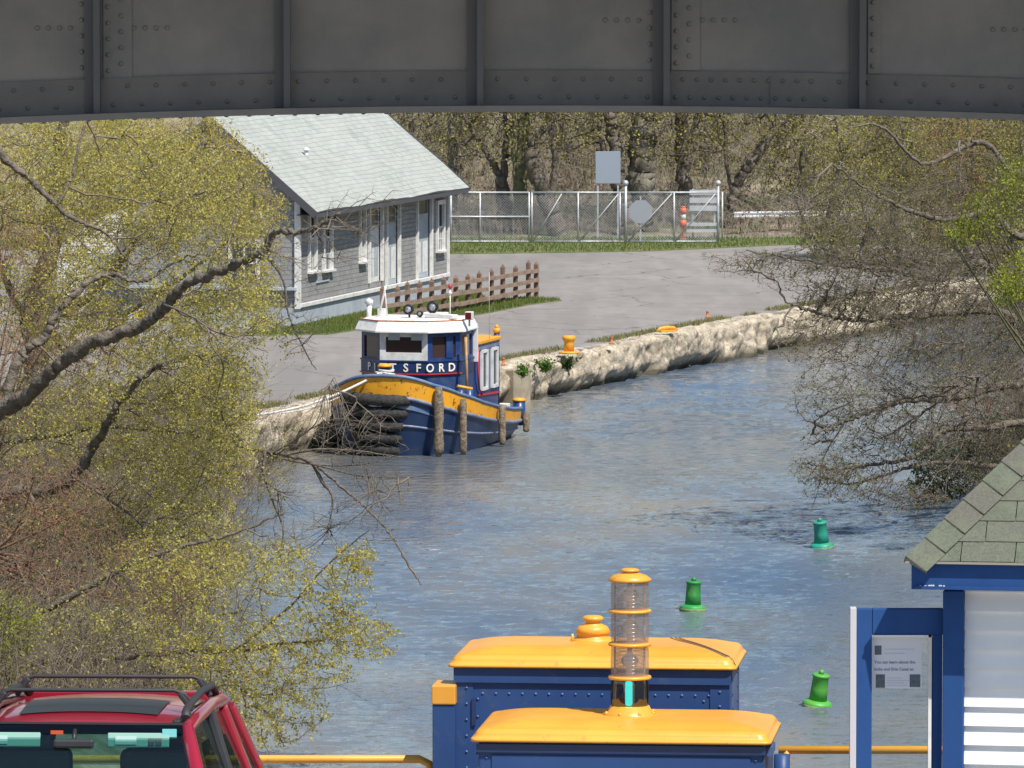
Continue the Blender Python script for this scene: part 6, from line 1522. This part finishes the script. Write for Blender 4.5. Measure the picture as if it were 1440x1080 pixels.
# --- right bank
undergrowth('bank_thicket', 'tangled brown stalks and twigs covering the left bank down to the water', [(-17, -6.5, 126, 198, 1.0)], 15000, 1.5, 30000, LF_o, M_twig, 64, .07, .007, zf=lb)
RB = lambda x, y: rb(x, y)
undergrowth('bank_brush', 'brown brush twigs covering the right bank of the canal', [(13.5, 30, 175, 290, .8), (11.9, 20, 120, 200, .35)], 16000, 2.0, 34000, LF_o, M_twig_dark, 63, .09, .008, zf=RB)
base = Vector((16.3, 182.0, rb(16.3, 182) - .2))
b0 = tuple(base); t1 = (15.9, 181.5, 6.4); t2 = (15.4, 181, 9.0)
limbs = [([b0, (16.2, 182, 4.4), t1, t2, (15.1, 181, 12.5)], .34, .16),
         ([t1] + PX([(1470, 520), (1400, 545), (1330, 560), (1280, 562), (1230, 575), (1190, 592), (1140, 612)], [180, 172]), .15, .02),
         ([(16.1, 181.8, 5.2)] + PX([(1480, 570), (1400, 600), (1330, 605), (1290, 640), (1250, 650), (1180, 660), (1130, 650)], [180, 172]), .12, .02),
         ([t1] + PX([(1480, 480), (1410, 440), (1340, 440), (1270, 445), (1210, 450), (1150, 440), (1105, 425)], [180, 174]), .14, .02),
         ([t2] + PX([(1440, 400), (1380, 370), (1320, 392), (1250, 380), (1180, 372), (1110, 362), (1050, 352)], [180, 176]), .14, .018),
         ([t2] + PX([(1450, 330), (1390, 300), (1330, 310), (1265, 290), (1210, 260), (1170, 230)], [181, 177]), .12, .018),
         ([(15.2, 181, 11)] + PX([(1440, 240), (1380, 200), (1300, 230), (1240, 178), (1190, 180)], [181, 178]), .10, .018),
         ([(16.1, 181.8, 4.6)] + PX([(1480, 640), (1400, 655), (1330, 650), (1270, 660), (1200, 680), (1150, 668)], [180, 173]), .09, .012),
         (PX([(1190, 592), (1160, 640), (1150, 690), (1140, 720)], [174, 174]), .02, .006)]
rt = [(1200, 300, 110, 70, 176, 3, 1.0), (1340, 280, 100, 90, 179, 4, 1.2), (1250, 390, 140, 60, 176, 4, 2.0), (1380, 420, 70, 90, 179, 4, 1.2), (1130, 380, 100, 32, 175, 2, .9), (1240, 470, 130, 60, 175, 3, 2.0), (1320, 540, 120, 60, 176, 3, 1.6),
      (1190, 560, 90, 60, 173, 2, 1.3), (1230, 620, 110, 50, 174, 2, 1.5), (1160, 660, 60, 30, 172, 1.5, .6), (1350, 620, 80, 60, 177, 3, 1.2), (1140, 480, 55, 40, 173, 2, .6), (1050, 370, 60, 25, 175, 1.5, .3), (1420, 470, 50, 90, 179, 3, 1.6), (1330, 400, 80, 60, 178, 3, 1.6), (1170, 425, 60, 30, 176, 2, .9), (1250, 360, 90, 40, 177, 2.5, 1.0), (1230, 420, 90, 40, 176, 2.5, 1.4), (1190, 680, 70, 30, 173, 1.5, .7), (1270, 700, 70, 25, 174, 1.5, .7)]
tree('overhanging_tree', 'wide dark twigged tree leaning over the canal from the right bank', 'tree', base, limbs, [sample(rt, 90), sample(rt, 1500), sample(rt, 17500)], (22000, .058, .55, .1, leaf_mat('dull_bud', [(.10, .08, .05), (.16, .14, .06), (.22, .21, .07), (.30, .30, .09)], .35), .03), M_bark, mat('grey_brown_twig', (.17, .14, .11), (.11, .09, .07), 3, .9), seed=41, maxd=(9, 4.5, 2.2), tr=(.034, .012, .0056), flow=(-.93, 0, -.30), arch=.07, sag=(.04, .05, .03))  # twigs keep a grey-brown colour of their own
g2 = 'shrubs and small trees on the right bank'
shrub('bright_bush', 'bright yellow green small tree high at the right edge', 'tree', (15.2, 178, rb(15.2, 178)), [(1395, 300, 50, 40, 171, 1.2, 1), (1350, 325, 30, 22, 171, 1, .5), (1430, 250, 35, 35, 171, 1.2, .6)], (16, 160, 600), (2400, .075, .6, 0, LF_g, .06), M_bark_green, 71, 9, .05, g2, maxd=(9, 3, 1.2))
shrub('bright_bush', 'bright yellow green bush at the right edge below the taller one', 'bush', (14.4, 173, rb(14.4, 173)), [(1415, 405, 30, 28, 168, 1, 1), (1440, 385, 35, 40, 168, 1, .8)], (12, 120, 450), (1700, .07, .6, 0, LF_g, .05), M_bark_green, 72, 9, .035, g2, maxd=(9, 3, 1.2))
shrub('shore_bush', 'dark green leafy bush at the water edge above the pavilion roof', 'bush', (11.9, 186, rb(11.9, 186)), [(1310, 690, 38, 45, 184, 1.2, 1), (1350, 660, 45, 50, 185, 1.3, 1), (1300, 640, 30, 30, 184, 1, .5), (1400, 640, 50, 60, 186, 1.5, .8)], (30, 300, 1400), (6000, .085, .55, 0, leaf_mat('dark_leaf', [(.035, .05, .02), (.07, .095, .035), (.11, .14, .05), (.16, .18, .07)], .3), .05), M_twig_dark, 73, 14, .03, g2, maxd=(6, 2.5, 1))
shrub('red_twig_shrub', 'reddish twigged shrub among the branches on the right bank', 'shrub', (13.8, 196, rb(13.8, 196)), [(1385, 590, 50, 45, 194, 1.2, 1), (1340, 560, 40, 30, 193, 1, .5), (1420, 640, 40, 40, 194, 1.2, .8)], (16, 130, 420), (500, .07, .5, 0, LF_b, .05), M_twig_red, 74, 16, .025, g2, maxd=(6, 2.5, 1))
